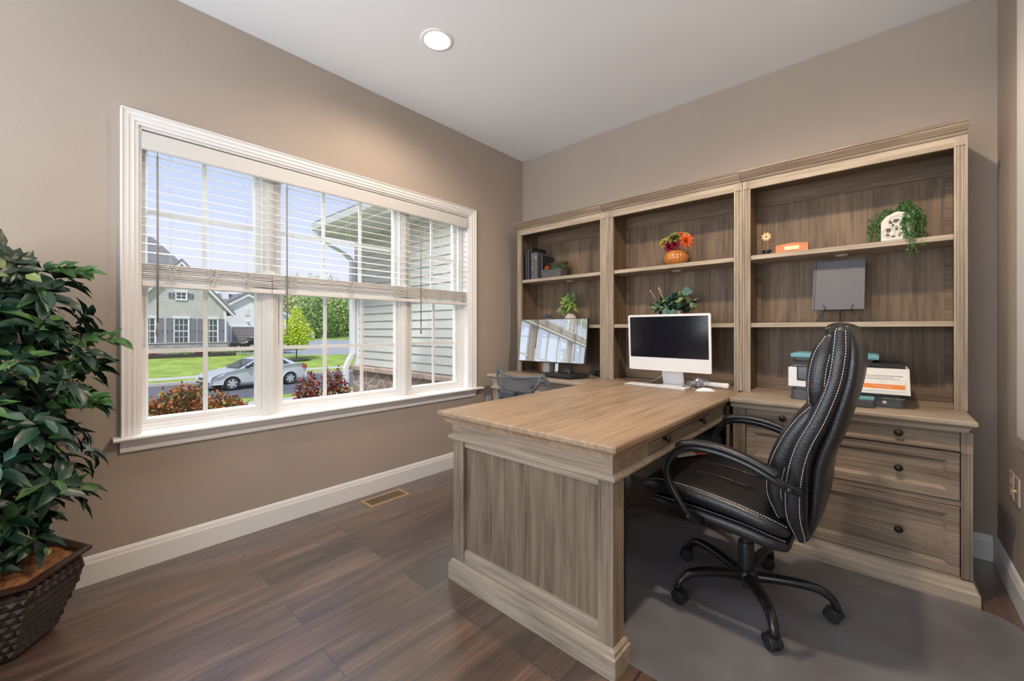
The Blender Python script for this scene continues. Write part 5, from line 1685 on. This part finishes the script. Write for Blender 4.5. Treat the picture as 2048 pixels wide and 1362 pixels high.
# ================================================================ OUTDOORS
def ground(name, prof, m, y0=-30.0, y1=60.0, n=1):
    """prof: list of (x, z) laid out along y"""
    b = BM(); loops(b, [[(x, y0 + (y1 - y0) * k / n, z) for k in range(n + 1)] for x, z in prof], closed=False)
    o = struct(name, b, m)
    return o
ground('garden_ground', [(-.16, -.50), (-3.4, -.72)], 'soil', -14, 30)
ground('front_lawn', [(-3.4, -.72), (-9, -1.25), (-13.6, -1.52)], 'grass')
ground('near_sidewalk', [(-13.6, -1.515), (-15.0, -1.56)], 'concrete')
ground('near_lawn_edge', [(-15.0, -1.565), (-16.3, -1.60)], 'grass')
ground('street_surface', [(-16.3, -1.60), (-16.35, -1.72), (-20.6, -1.66), (-24.6, -1.72)], 'asphalt')
ground('far_curb', [(-24.6, -1.72), (-24.6, -1.58), (-24.85, -1.575)], 'concrete')
ground('far_lawn_edge', [(-24.85, -1.58), (-25.7, -1.53)], 'grass')
ground('far_sidewalk', [(-25.7, -1.525), (-26.7, -1.49)], 'concrete')
ground('far_lawn', [(-26.7, -1.495), (-29.5, -1.22), (-33.2, -.78), (-33.6, -.70)], 'grass', -30, 7.0)
b = BM(); loops(b, [[(-26.7, 7.0, -1.495), (-33.6, 7.0, -.72)], [(-26.7, 13.0, -1.495), (-35.0, 11.4, -1.05)], [(-26.7, 40, -1.495), (-29.0, 40, -1.45)]], closed=False); struct('corner_lawn', b, 'grass')
b = BM(); loops(b, [[(-33.6, 5.6, -.70), (-60, 5.6, -.15)], [(-33.6, 7.0, -.72), (-60, 7.0, -.15)], [(-35.0, 11.4, -1.05), (-60, 17, -.35)], [(-29, 40, -1.45), (-60, 40, -.5)]], closed=False); struct('paved_ground', b, 'asphalt_pale')
b = BM(); box(b, -35, -33.2, -6, 5.9, -.9, -.55); struct('house_ground', b, 'mulch')
ground('back_field', [(-60, -.4), (-150, 2.0)], 'grass', -60, 120)

# own wing with clapboards
wg = thing('house_wing', 'grey clapboard wing of this house with a stone base, close outside the window', 'house', (-1.5, .2, -.5))
SY = -.25
b = BM(); box(b, -2.86, -.161, SY + .02, 2.0, -.6, 2.6); obj('wall', b, 'own_siding', wg)
b = BM()
z = .655
while z < 2.42:
    prism(b, [(SY + .02, z), (SY - .004, z), (SY + .010, z + .1005), (SY + .02, z + .1005)], 'x', -2.84, -.165)
    z += .1005
obj('clapboards', b, 'own_siding', wg)
b = BM(); box(b, -2.90, -2.80, SY - .018, SY + .08, .62, 2.42); obj('corner_board', b, 'exterior_white', wg)
b = BM(); box(b, -2.88, -.165, SY - .05, SY + .02, -.6, .59); obj('stone_base', b, 'field_stone', wg)
b = BM()
xx = -2.93
Rw = random.Random(2)
while xx < -.17:
    w = Rw.uniform(.45, .7); box(b, xx, min(xx + w, -.165) - .006, SY - .10 + Rw.uniform(-.006, .006), SY + .02, .585, .645 + Rw.uniform(-.004, .004)); xx += w
obj('stone_cap', b, 'stone_cap', wg, bevel=.008)
# eave and soffit
b = BM(); box(b, -3.00, -.165, SY - .42, 2.2, 2.42, 2.435)
obj('soffit', b, 'exterior_white', wg)
b = BM()
for k in range(22): box(b, -2.98 + k * .127, -2.972 + k * .127, SY - .41, SY - .02, 2.412, 2.42)
obj('soffit_ribs', b, 'exterior_white', wg)
b = BM(); box(b, -3.02, -.165, SY - .445, SY - .42, 2.41, 2.56); box(b, -3.02, -3.00, SY - .42, 2.2, 2.41, 2.56); obj('fascia', b, 'exterior_white', wg)
b = BM(); prism(b, [(SY - .445, 2.555), (SY - .445, 2.45), (SY - .50, 2.45), (SY - .545, 2.48), (SY - .555, 2.555), (SY - .54, 2.555), (SY - .49, 2.465), (SY - .455, 2.465)], 'x', -3.04, -.165)
obj('gutter', b, 'exterior_white', wg)
b = BM(); prism(b, [(SY - .52, 2.56), (SY - .52, 2.59), (1.4, 3.62), (1.4, 3.55)], 'x', -3.06, -.165); obj('roof', b, 'roof_shingle', wg)
b = BM()
dp = [(-2.98, SY - .50, 2.46), (-2.98, SY - .48, 2.36), (-2.93, SY - .14, 2.20), (-2.88, SY - .06, 2.10), (-2.88, SY - .06, .80), (-2.90, SY - .12, .68), (-2.905, SY - .14, .60), (-2.905, SY - .14, -.6)]
def recttube(b, pts, w, d):
    ls = []
    for p in pts: ls.append([(p[0] - w, p[1] - d, p[2]), (p[0] + w, p[1] - d, p[2]), (p[0] + w, p[1] + d, p[2]), (p[0] - w, p[1] + d, p[2])])
    loops(b, ls)
recttube(b, dp, .038, .030)
obj('downspout', b, 'exterior_white', wg, bevel=.006)

# house across the street
HX = -35.0
hs = thing('grey_shingle_house', 'grey shingle-sided house with slate shutters and a stone base across the street', 'house', (HX - 4, 2.9, -.6))
b = BM()
prism(b, [(-4.5, .25), (5.67, .25), (5.67, 2.75), (2.93, 5.98), (.20, 2.75), (-4.5, 2.75)], 'x', HX - .5, HX); obj('wall', b, 'shake_siding', hs)
b = BM(); box(b, HX - 9, HX - .5, -4.5, 5.67, -.6, 2.75); obj('rear_wall', b, 'shake_siding', hs)
b = BM(); box(b, HX - .3, HX + .12, -4.6, 5.75, -.9, .17); obj('stone_base', b, 'grey_stone', hs)
b = BM(); box(b, HX - .3, HX + .17, -4.6, 5.80, .17, .24); obj('stone_ledge', b, 'concrete', hs)
b = BM(); box(b, HX - .05, HX + .03, 5.52, 5.70, .2, 2.6); obj('corner_board', b, 'exterior_white', hs)
b = BM()
for s in (1, -1):
    y1 = 2.93 + s * 3.15
    q = [(2.93, 6.15), (2.93, 5.88), (y1, 2.20), (y1 + s * .12, 2.28)]
    prism(b, q, 'x', HX - .1, HX + .32)
obj('rake_board', b, 'exterior_white', hs)
b = BM()
for s in (1, -1):
    y1 = 2.93 + s * 3.27
    prism(b, [(2.93, 6.27), (2.93, 6.15), (y1, 2.28), (y1 + s * .05, 2.38)], 'x', HX - 8, HX + .36)
# hip roof behind
AP = (HX - 4.5, 1.2, 8.35)
A2 = (HX - 4.5, -1.5, 8.35)
loops(b, [[(HX - .6, 6.4, 2.75), (HX - .6, -5.2, 2.75), (HX - 9.4, -5.2, 2.75), (HX - 9.4, 6.4, 2.75)], [(AP[0] + .05, 1.9, 8.35), (AP[0] + .05, -1.5, 8.35), (AP[0] - .05, -1.5, 8.35), (AP[0] - .05, 1.9, 8.35)]])
obj('roof', b, 'roof_shingle', hs)
def hwin(yc, zc, w, h, nx, ny, sh=.36, mid=True):
    b = BM(); frame(b, 'x', yc - w / 2, yc + w / 2, zc - h / 2, zc + h / 2, [(0, HX), (0, HX + .06), (.09, HX + .09), (.09, HX)])
    box(b, HX, HX + .11, yc - w / 2 - .12, yc + w / 2 + .12, zc + h / 2 + .06, zc + h / 2 + .2)
    for i in range(1, nx): box(b, HX + .02, HX + .055, yc - w / 2 + w * i / nx - .017, yc - w / 2 + w * i / nx + .017, zc - h / 2, zc + h / 2)
    for i in range(1, ny):
        e = .04 if (mid and i == ny // 2) else .017
        z = zc - h / 2 + h * i / ny; box(b, HX + .02, HX + .055, yc - w / 2, yc + w / 2, z - e, z + e)
    f = obj('window', b, 'exterior_white', hs)
    b = BM(); box(b, HX + .005, HX + .025, yc - w / 2, yc + w / 2, zc - h / 2, zc + h / 2); obj('pane', b, 'window_dark', f)
    for s in (-1, 1):
        b = BM(); y = yc + s * (w / 2 + .11 + sh / 2); ph = h + (.12 if mid else 0)
        frame(b, 'x', y - sh / 2 + .06, y + sh / 2 - .06, zc - ph / 2 + .07, zc + ph / 2 - .07, [(0, HX), (0, HX + .03), (0, HX + .05), (.06, HX + .05), (.06, HX)])
        box(b, HX, HX + .035, y - sh / 2 + .05, y + sh / 2 - .05, zc - ph / 2 + .06, zc + ph / 2 - .06); box(b, HX, HX + .05, y - sh / 2 + .02, y + sh / 2 - .02, zc - .06, zc + .06)
        obj('shutter', b, 'shutter_slate', hs)
for yc in (1.10, 2.95, 4.72): hwin(yc, 1.06, .74, 1.72, 3, 4)
hwin(2.94, 3.60, .52, .42, 2, 2, .34, False)

gx = -39.5
gh = thing('white_garage_wing', 'white-sided garage wing with grey garage door behind the grey house', 'house', (gx - 3, 8.7, -.5))
b = BM(); prism(b, [(5.8, -.6), (11.6, -.6), (11.6, 2.6), (8.35, 4.25), (5.8, 2.8)], 'x', gx - 7, gx); obj('wall', b, 'white_siding', gh)
b = BM(); prism(b, [(8.35, 4.42), (8.35, 4.15), (5.95, 2.66), (5.85, 2.86)], 'x', gx - .1, gx + .3); prism(b, [(8.35, 4.42), (8.35, 4.15), (11.9, 2.3), (12.0, 2.5)], 'x', gx - .1, gx + .3); obj('rake_board', b, 'exterior_white', gh)
b = BM(); prism(b, [(8.35, 4.55), (8.35, 4.42), (5.9, 2.92), (5.8, 3.0)], 'x', gx - 7, gx + .34); prism(b, [(8.35, 4.55), (8.35, 4.42), (12.0, 2.5), (12.1, 2.6)], 'x', gx - 7, gx + .34)
loops(b, [[(gx - 1, 5.8, 2.7), (gx - 8, 5.8, 2.7), (gx - 8, 9.5, 2.7), (gx - 1, 9.5, 2.7)], [(gx - 3, 6.8, 4.5), (gx - 4, 6.8, 4.5), (gx - 4, 8.5, 4.5), (gx - 3, 8.5, 4.5)]])
obj('roof', b, 'roof_shingle', gh)
b = BM(); frame(b, 'x', 7.15, 9.9, -.5, 1.38, [(0, gx), (0, gx + .08), (.15, gx + .08), (.15, gx)], skip_bottom=True); obj('door_frame', b, 'exterior_white', gh)
b = BM(); box(b, gx, gx + .03, 7.15, 9.9, -.5, 1.38)
for k in range(1, 8): box(b, gx + .03, gx + .045, 7.15, 9.9, -.5 + k * .235, -.48 + k * .235)
obj('garage_door', b, 'garage_grey', gh)
b = BM(); box(b, gx, gx + .06, 8.12, 8.48, 2.45, 3.05); obj('gable_vent', b, 'exterior_white', gh)
b = BM(); lathe(b, [(.05, -.1), (.12, 0), (.03, .12)], (gx + .15, 8.35, 1.9), 8); obj('wall_lamp', b, 'exterior_white', gh)
b = BM(); box(b, gx - 3.2, gx - 2.4, 7.0, 7.5, 3.2, 5.0); obj('chimney', b, 'white_siding', gh)

# cars
def car(name, label, loc, rz, body, L=4.42, Hh=1.46, suv=False, group=None, Wd=1.74):
    t = thing(name, label, 'car', loc, rz, group)
    # side outline (x forward = front at -x), z up
    lo = [(-2.20, .32), (-2.20, .52), (-2.13, .68), (-1.75, .82), (-1.05, .95), (-.95, .98), (.95, 1.02), (1.5, 1.06), (2.05, 1.05), (2.18, .92), (2.20, .50), (2.16, .30)]
    def side(y, k): return [(x * L / 4.42 * (1 - .02 * k), y, z) for x, z in arcs(lo)]
    def arcs(p):
        q = list(p)
        for wx in (1.33, -1.33):
            q += [(wx + .37 * math.cos(a), .30 + .37 * math.sin(a)) for a in [PI * j / 10 for j in range(11)]]
        return q
    b = BM(); h = Wd / 2
    loops(b, [side(-h * .90, 1), side(-h, 0), side(h, 0), side(h * .90, 1)])
    bd = obj('body', b, body, t, local=True); auto(bd, 30)
    if suv: g = [(-1.0, .97), (-.45, 1.48), (.1, Hh), (1.5, Hh - .03), (1.95, 1.25), (2.1, 1.03)]
    else: g = [(-1.05, .95), (-.25, 1.38), (.15, Hh - .02), (.75, Hh - .02), (1.15, 1.36), (1.75, 1.05)]
    b = BM(); ls = [[(x, s * h * (.93 - .20 * max(0, (z - .95)) / .5), z) for x, z in g] for s in (-1, 1)]
    loops(b, ls); auto(obj('greenhouse', b, body, t, local=True), 30)
    b = BM()
    for s in (-1, 1):
        def gp(x, z, o=.006): return (x, s * (h * (.93 - .20 * max(0, (z - .95)) / .5) + o), z)
        x_r = 1.75 if suv else 1.35
        q1 = [gp(-.80, 1.01), gp(-.18, 1.36 if not suv else 1.42), gp(.30, Hh - .10), gp(.36, 1.02)]
        q2 = [gp(.44, 1.02), gp(.40, Hh - .10), gp(x_r - .35, Hh - .12), gp(x_r, 1.08)]
        for q in (q1, q2): loops(b, [q, [(v[0], v[1] - s * .004, v[2]) for v in q]])
    a0, a1 = g[0], g[1]
    loops(b, [[(a0[0] + .06, -h * .80, a0[1] + .06), (a1[0] + .0, -h * .68, a1[1] - .02), (a1[0], h * .68, a1[1] - .02), (a0[0] + .06, h * .80, a0[1] + .06)], [(a0[0] + .02, -h * .80, a0[1] + .075), (a1[0] - .04, -h * .68, a1[1] + .0), (a1[0] - .04, h * .68, a1[1] + .0), (a0[0] + .02, h * .80, a0[1] + .075)]])
    e0, e1 = g[-2], g[-1]
    loops(b, [[(e0[0], -h * .66, e0[1] - .01), (e1[0] - .08, -h * .8, e1[1] + .05), (e1[0] - .08, h * .8, e1[1] + .05), (e0[0], h * .66, e0[1] - .01)], [(e0[0] + .03, -h * .66, e0[1]), (e1[0] - .05, -h * .8, e1[1] + .065), (e1[0] - .05, h * .8, e1[1] + .065), (e0[0] + .03, h * .66, e0[1])]])
    obj('side_glass', b, 'car_glass', t, local=True)
    for s in (-1, 1):
        b = BM(); box(b, -.78, -.60, s * (h + .02) - .09, s * (h + .02) + .09, 1.0, 1.12); obj('mirror', b, 'car_black', t, local=True, bevel=.03)
        b = BM()
        q = [(-2.14, s * h * .86, .70), (-1.62, s * (h + .003), .84), (-1.66, s * (h + .003), .72), (-2.10, s * h * .95, .60)]
        loops(b, [q, [(v[0] + .03, v[1] - s * .05, v[2]) for v in q]]); obj('headlamp', b, 'headlamp', t, local=True)
        b = BM(); box(b, 2.02, 2.205, s * (h - .10) - .12, s * (h - .10) + .108, .80, .98); obj('tail_lamp', b, 'lamp_red', t, local=True, bevel=.02)
        for wx in (-1.33, 1.33):
            b = BM(); lathe(b, [(.20, -.10), (.305, -.10), (.32, -.07), (.32, .07), (.305, .10), (.20, .10)], (wx, s * (h - .11), .32), 28, 'y'); w = obj('wheel', b, 'tyre', t, local=True)
            b = BM(); yy = s * (h - .005)
            lathe(b, [(.20, 0), (.215, .01), (.215, -.01)], (wx, yy, .32), 24, 'y', cap=False); lathe(b, [(.05, -.012), (.05, .012)], (wx, yy, .32), 12, 'y')
            for k in range(6):
                a = 2 * PI * k / 6 + .3; d = Vector((math.cos(a), 0, math.sin(a))); n = Vector((-d.z, 0, d.x)); c = Vector((wx, yy, .32))
                loops(b, [[c + d * .03 + n * .035 + Vector((0, -.01, 0)), c + d * .205 + n * .055 + Vector((0, -.01, 0)), c + d * .205 - n * .055 + Vector((0, -.01, 0)), c + d * .03 - n * .035 + Vector((0, -.01, 0))], [c + d * .03 + n * .035 + Vector((0, .01, 0)), c + d * .205 + n * .055 + Vector((0, .01, 0)), c + d * .205 - n * .055 + Vector((0, .01, 0)), c + d * .03 - n * .035 + Vector((0, .01, 0))]])
            obj('rim', b, 'rim_silver', w, local=True)
    b = BM(); box(b, -2.215, -2.15, -.45, .45, .50, .62); box(b, -2.21, -2.10, -.75, .75, .34, .44); obj('grille', b, 'car_black', t, local=True, bevel=.02)
    return t
car('silver_sedan', 'silver sedan parked at the far side of the street, seen from its side', (-20.7, 3.55, -1.665), math.radians(98), 'car_silver')
car('white_hatchback', 'white car parked on the driveway behind the lime-green tree', (-63, 21.4, -.42), math.radians(105), 'car_white', suv=True, Hh=1.7)
car('grey_sedan', 'grey car parked on the driveway beside the white one, nearer the garage', (-56.6, 15.8, -.40), math.radians(75), 'car_silver')
car('black_sedan', 'black car parked in front of the grey garage door', (-36.6, 8.75, -.58), math.radians(100), 'car_black')

# trees and shrubs
def foliage(b, blobs, n, L, R, flat=1.0, w=.6):
    tot = sum(r ** 2 for _, r in blobs)
    for c, r in blobs:
        for k in range(max(8, int(n * r * r / tot))):
            d = rdir(R); rr = r * (.55 + .45 * R.random() ** .4)
            p = Vector(c) + Vector((d.x * rr, d.y * rr, d.z * rr * flat))
            leaf4(b, p, (rdir(R) + d * .6), d, L * R.uniform(.6, 1.3), L * w)
def tree(label, base, h, wd, m, seed, n=1500, L=.5, trunk=.12, name='tree', cone=False, group=None, tz=.25):
    t = thing(name, label, 'tree', base, group=group)
    R = random.Random(seed); x, y, z = base
    b = BM(); tube(b, [(x, y, z), (x + .02 * h, y, z + h * .35), (x, y, z + h * .8)], [trunk, trunk * .8, trunk * .25], 8)
    for k in range(6):
        a = k * 1.05; q = z + h * (.3 + .08 * k); tube(b, [(x, y, q), (x + math.cos(a) * wd * .3, y + math.sin(a) * wd * .3, q + h * .15)], [trunk * .45, trunk * .12], 6)
    obj('trunk', b, 'bark', t)
    blobs = []
    for k in range(16):
        f = k / 15; zz = z + h * (tz + (.92 - tz) * f)
        if cone: rr = wd * .5 * (1 - f) ** .7 * (.75 + .25 * math.sin(f * 3))
        else: rr = wd * .5 * math.sin(PI * (.18 + .72 * f)) 
        a = k * 2.4
        blobs.append(((x + math.cos(a) * rr * .55, y + math.sin(a) * rr * .55, zz), max(.12 * wd, rr * .62)))
    b = BM(); foliage(b, blobs, n, L, R)
    obj('crown', b, m, t)
    return t
tree('lime-green young tree in a mulch ring on the corner lawn', (-31.6, 9.55, -1.22), 4.15, 2.9, 'tree_lime', 1, 4200, .16, .045, cone=True, name='young_tree', tz=.36)
b = BM(); lathe(b, [(1.05, 0), (.7, .10), (.1, .14)], (-31.6, 9.55, -1.22), 20); tag(obj('mulch_ring', b, 'mulch'), 'round dark mulch ring at the foot of the lime-green tree', 'mulch')
HZ = [(300, 92, 16, 'tree_green', 'tall green tree behind the grey house roof'),
      (462, 64, 6.6, 'tree_pale', 'pale green tree between the grey house and the garage gable'),
      (505, 82, 9.0, 'tree_green', 'green tree behind the garage gable'),
      (545, 98, 13.5, 'tree_rust', 'brownish tree high on the hillside behind the mullion'),
      (568, 72, 9.0, 'tree_pale', 'pale green tree directly behind the lime-green young tree'),
      (596, 113, 15.0, 'tree_rust', 'brownish tree topping the hillside above the lime-green young tree'),
      (612, 76, 9.0, 'tree_green', 'green tree on the hillside just behind the white car'),
      (628, 127, 16.2, 'tree_pale', 'pale tree topping the hillside in the middle pane'),
      (634, 68, 7.6, 'tree_deep', 'dark green tree at the edge of the lot behind the fence'),
      (655, 92, 12.0, 'tree_rust', 'reddish-brown tree on the hillside over the open brush'),
      (664, 141, 17.5, 'tree_rust', 'brownish tree on the skyline nearest the house eave'),
      (676, 74, 8.8, 'tree_green', 'full green tree on the hillside beside the white downspout'),
      (702, 80, 9.6, 'tree_deep', 'dark green tree partly hidden by the white downspout'),
      (662, 77, 3.4, 'tree_pale', 'low pale bush behind the post fence'),
      (686, 80, 4.1, 'tree_green', 'low green bush behind the post fence, next to the downspout'),
      (735, 96, 12, 'tree_green', 'green tree behind the clapboard wing')]
for i, (px, D, hh, m, lab) in enumerate(sorted(HZ)):
    u = (px - 1024) / 820.0
    s_, c_ = math.sin(math.radians(42)), math.cos(math.radians(42))
    x = CAM.x + D * (-s_ + c_ * u); y = CAM.y + D * (c_ + s_ * u)
    z = -.6 + max(0, (D - 70)) * .05
    tree(lab, (x, y, z), hh, hh * (1.15 if hh < 4 else .72), m, 50 + i, 2100, .42 + hh * .012, .15, group='trees on the wooded hillside beyond the street', tz=.06)
# hillside
b = BM(); loops(b, [[(-60, 5, -.6), (-60, 50, -.6)], [(-85, 5, 1), (-85, 75, 1)], [(-110, 5, 3.5), (-110, 110, 3.5)]], closed=False); struct('wooded_hill', b, 'tree_deep')
# fence line
t = thing('paddock_fence', 'low dark post fence at the far edge of the paved lot', 'fence', (-66.5, 24, -.4))
for k in range(9):
    b = BM(); y = 17 + k * 2.2; tube(b, [(-66.8, y, -.45), (-66.8, y, .55)], .05, 6); obj('post', b, 'bark', t)
b = BM(); tube(b, [(-66.8, 17, .4), (-66.8, 35, .4)], .03, 5); tube(b, [(-66.8, 17, .1), (-66.8, 35, .1)], .03, 5); obj('rail', b, 'bark', t)

def shrub(name, label, stems, mats_, R, leaf_n, L, cat='shrub'):
    t = thing(name, label, cat, (stems[0][0][0], stems[0][0][1], -.6))
    b = BM()
    for p0, p1 in stems: tube(b, smooth_path([p0, (Vector(p0) + Vector(p1)) / 2 + rdir(R) * .04, p1], 4), .0028, 5)
    obj('stems', b, 'bark', t)
    for nm, m, frac, lo in mats_:
        b = BM()
        for p0, p1 in stems:
            p0, p1 = Vector(p0), Vector(p1)
            for k in range(int(leaf_n * frac * 1.6)):
                f = lo + (1 - lo) * R.random(); p = p0.lerp(p1, f) + rdir(R) * (.075 * (1.2 - f * .8)); leaf4(b, p, rdir(R) + Vector((0, 0, .4)), rdir(R), L * R.uniform(.8, 1.4), L * .8)
        obj(nm, b, m, t)
R = random.Random(77)
def ray(px, py, X):
    u = (px - 1024) / 820.0; v = (660 - py) / 820.0
    r = Vector((-s_ + c_ * u, c_ + s_ * u, v)); k = (X - CAM.x) / r.x
    return CAM + r * k
# maroon barberries
def clump(pxs, X, jit=.15):
    st = []
    for px, py in pxs:
        tip = ray(px, py, X + R.uniform(-jit, jit)); st.append(((tip.x + R.uniform(-.15, .15), tip.y + R.uniform(-.12, .12), -.62), tuple(tip)))
    return st
shrub('barberry_shrub', 'maroon barberry shrub outside the window, farther from the white downspout', clump([(598, 772), (606, 758), (615, 765), (622, 748), (630, 752), (612, 785), (632, 775), (600, 792), (622, 790), (596, 800), (610, 800)], -1.9), [('leaves', 'barberry', .8, .35), ('inner_leaves', 'spirea_green', .2, .2)], R, 170, .030)
shrub('barberry_shrub', 'maroon barberry shrub outside the window, beside the white downspout', clump([(648, 752), (654, 739), (662, 748), (672, 752), (676, 738), (684, 750), (690, 760), (668, 770), (655, 780), (680, 778), (694, 775)], -1.95), [('leaves', 'barberry', .8, .35), ('inner_leaves', 'spirea_green', .25, .2)], R, 170, .030)
shrub('spirea_shrub', 'bigger orange-tipped spirea shrub outside the window, in front of the bare street', clump([(300, 812), (310, 800), (322, 792), (335, 785), (350, 778), (365, 776), (378, 772), (392, 772), (400, 769), (330, 805), (350, 795), (362, 800), (375, 790), (342, 815), (318, 820), (385, 782), (305, 828), (326, 830), (296, 822)], -1.0, .08), [('leaves', 'spirea_rust', .6, .45), ('inner_leaves', 'spirea_green', .4, .3)], R, 240, .026)
shrub('spirea_shrub', 'low orange-tipped spirea shrub outside the window, in front of the silver sedan', clump([(418, 806), (428, 798), (433, 788), (442, 797), (450, 792), (460, 797), (468, 796), (478, 800), (486, 803), (440, 810), (460, 812), (425, 815), (474, 812), (412, 818)], -1.2, .08), [('leaves', 'spirea_rust', .6, .5), ('inner_leaves', 'spirea_green', .4, .3)], R, 220, .026)
shrub('spirea_shrub', 'thin orange spirea stem between the two fuller shrubs', clump([(395, 802), (392, 815), (399, 812), (386, 822)], -1.1, .04), [('leaves', 'spirea_rust', 1, .5)], R, 160, .024)
# low plants along the far house
LP = ((-1.2, .5, 'tree_deep', 'low green shrub before the grey house, behind the potted tree side'), (.9, .45, 'barberry', 'low reddish shrub under the first window of the grey house'), (2.5, .5, 'tree_deep', 'low green shrub under the middle window of the grey house'),
      (3.95, .25, 'barberry', 'low reddish shrub between the last two windows of the grey house'), (4.85, .35, 'tree_deep', 'low green shrub under the last window of the grey house'), (6.3, .55, 'tree_green', 'low green shrub at the corner of the grey house by the driveway'))
for y, w, m, lab in LP:
    b = BM(); foliage(b, [((-33.6, y + R.uniform(-.3, .3), -.42), w), ((-33.5, y + w, -.46), w * .7)], 260, .12, R, .6)
    tag(obj('foundation_shrub', b, m), lab, 'shrub', 'low shrubs before the grey house')

# a thing of one piece needs no empty
for o in list(bpy.data.objects):
    if o.type == 'EMPTY' and o.get('category') and len(o.children) == 1 and not o.children[0].children:
        c = o.children[0]; nm = o.name
        M_ = ROOTM[nm]
        for k_ in ('label', 'category', 'group'):
            if o.get(k_): c[k_] = o[k_]
        c.parent = None; c.matrix_basis = M_ @ c.matrix_basis
        bpy.data.objects.remove(o); c.name = nm
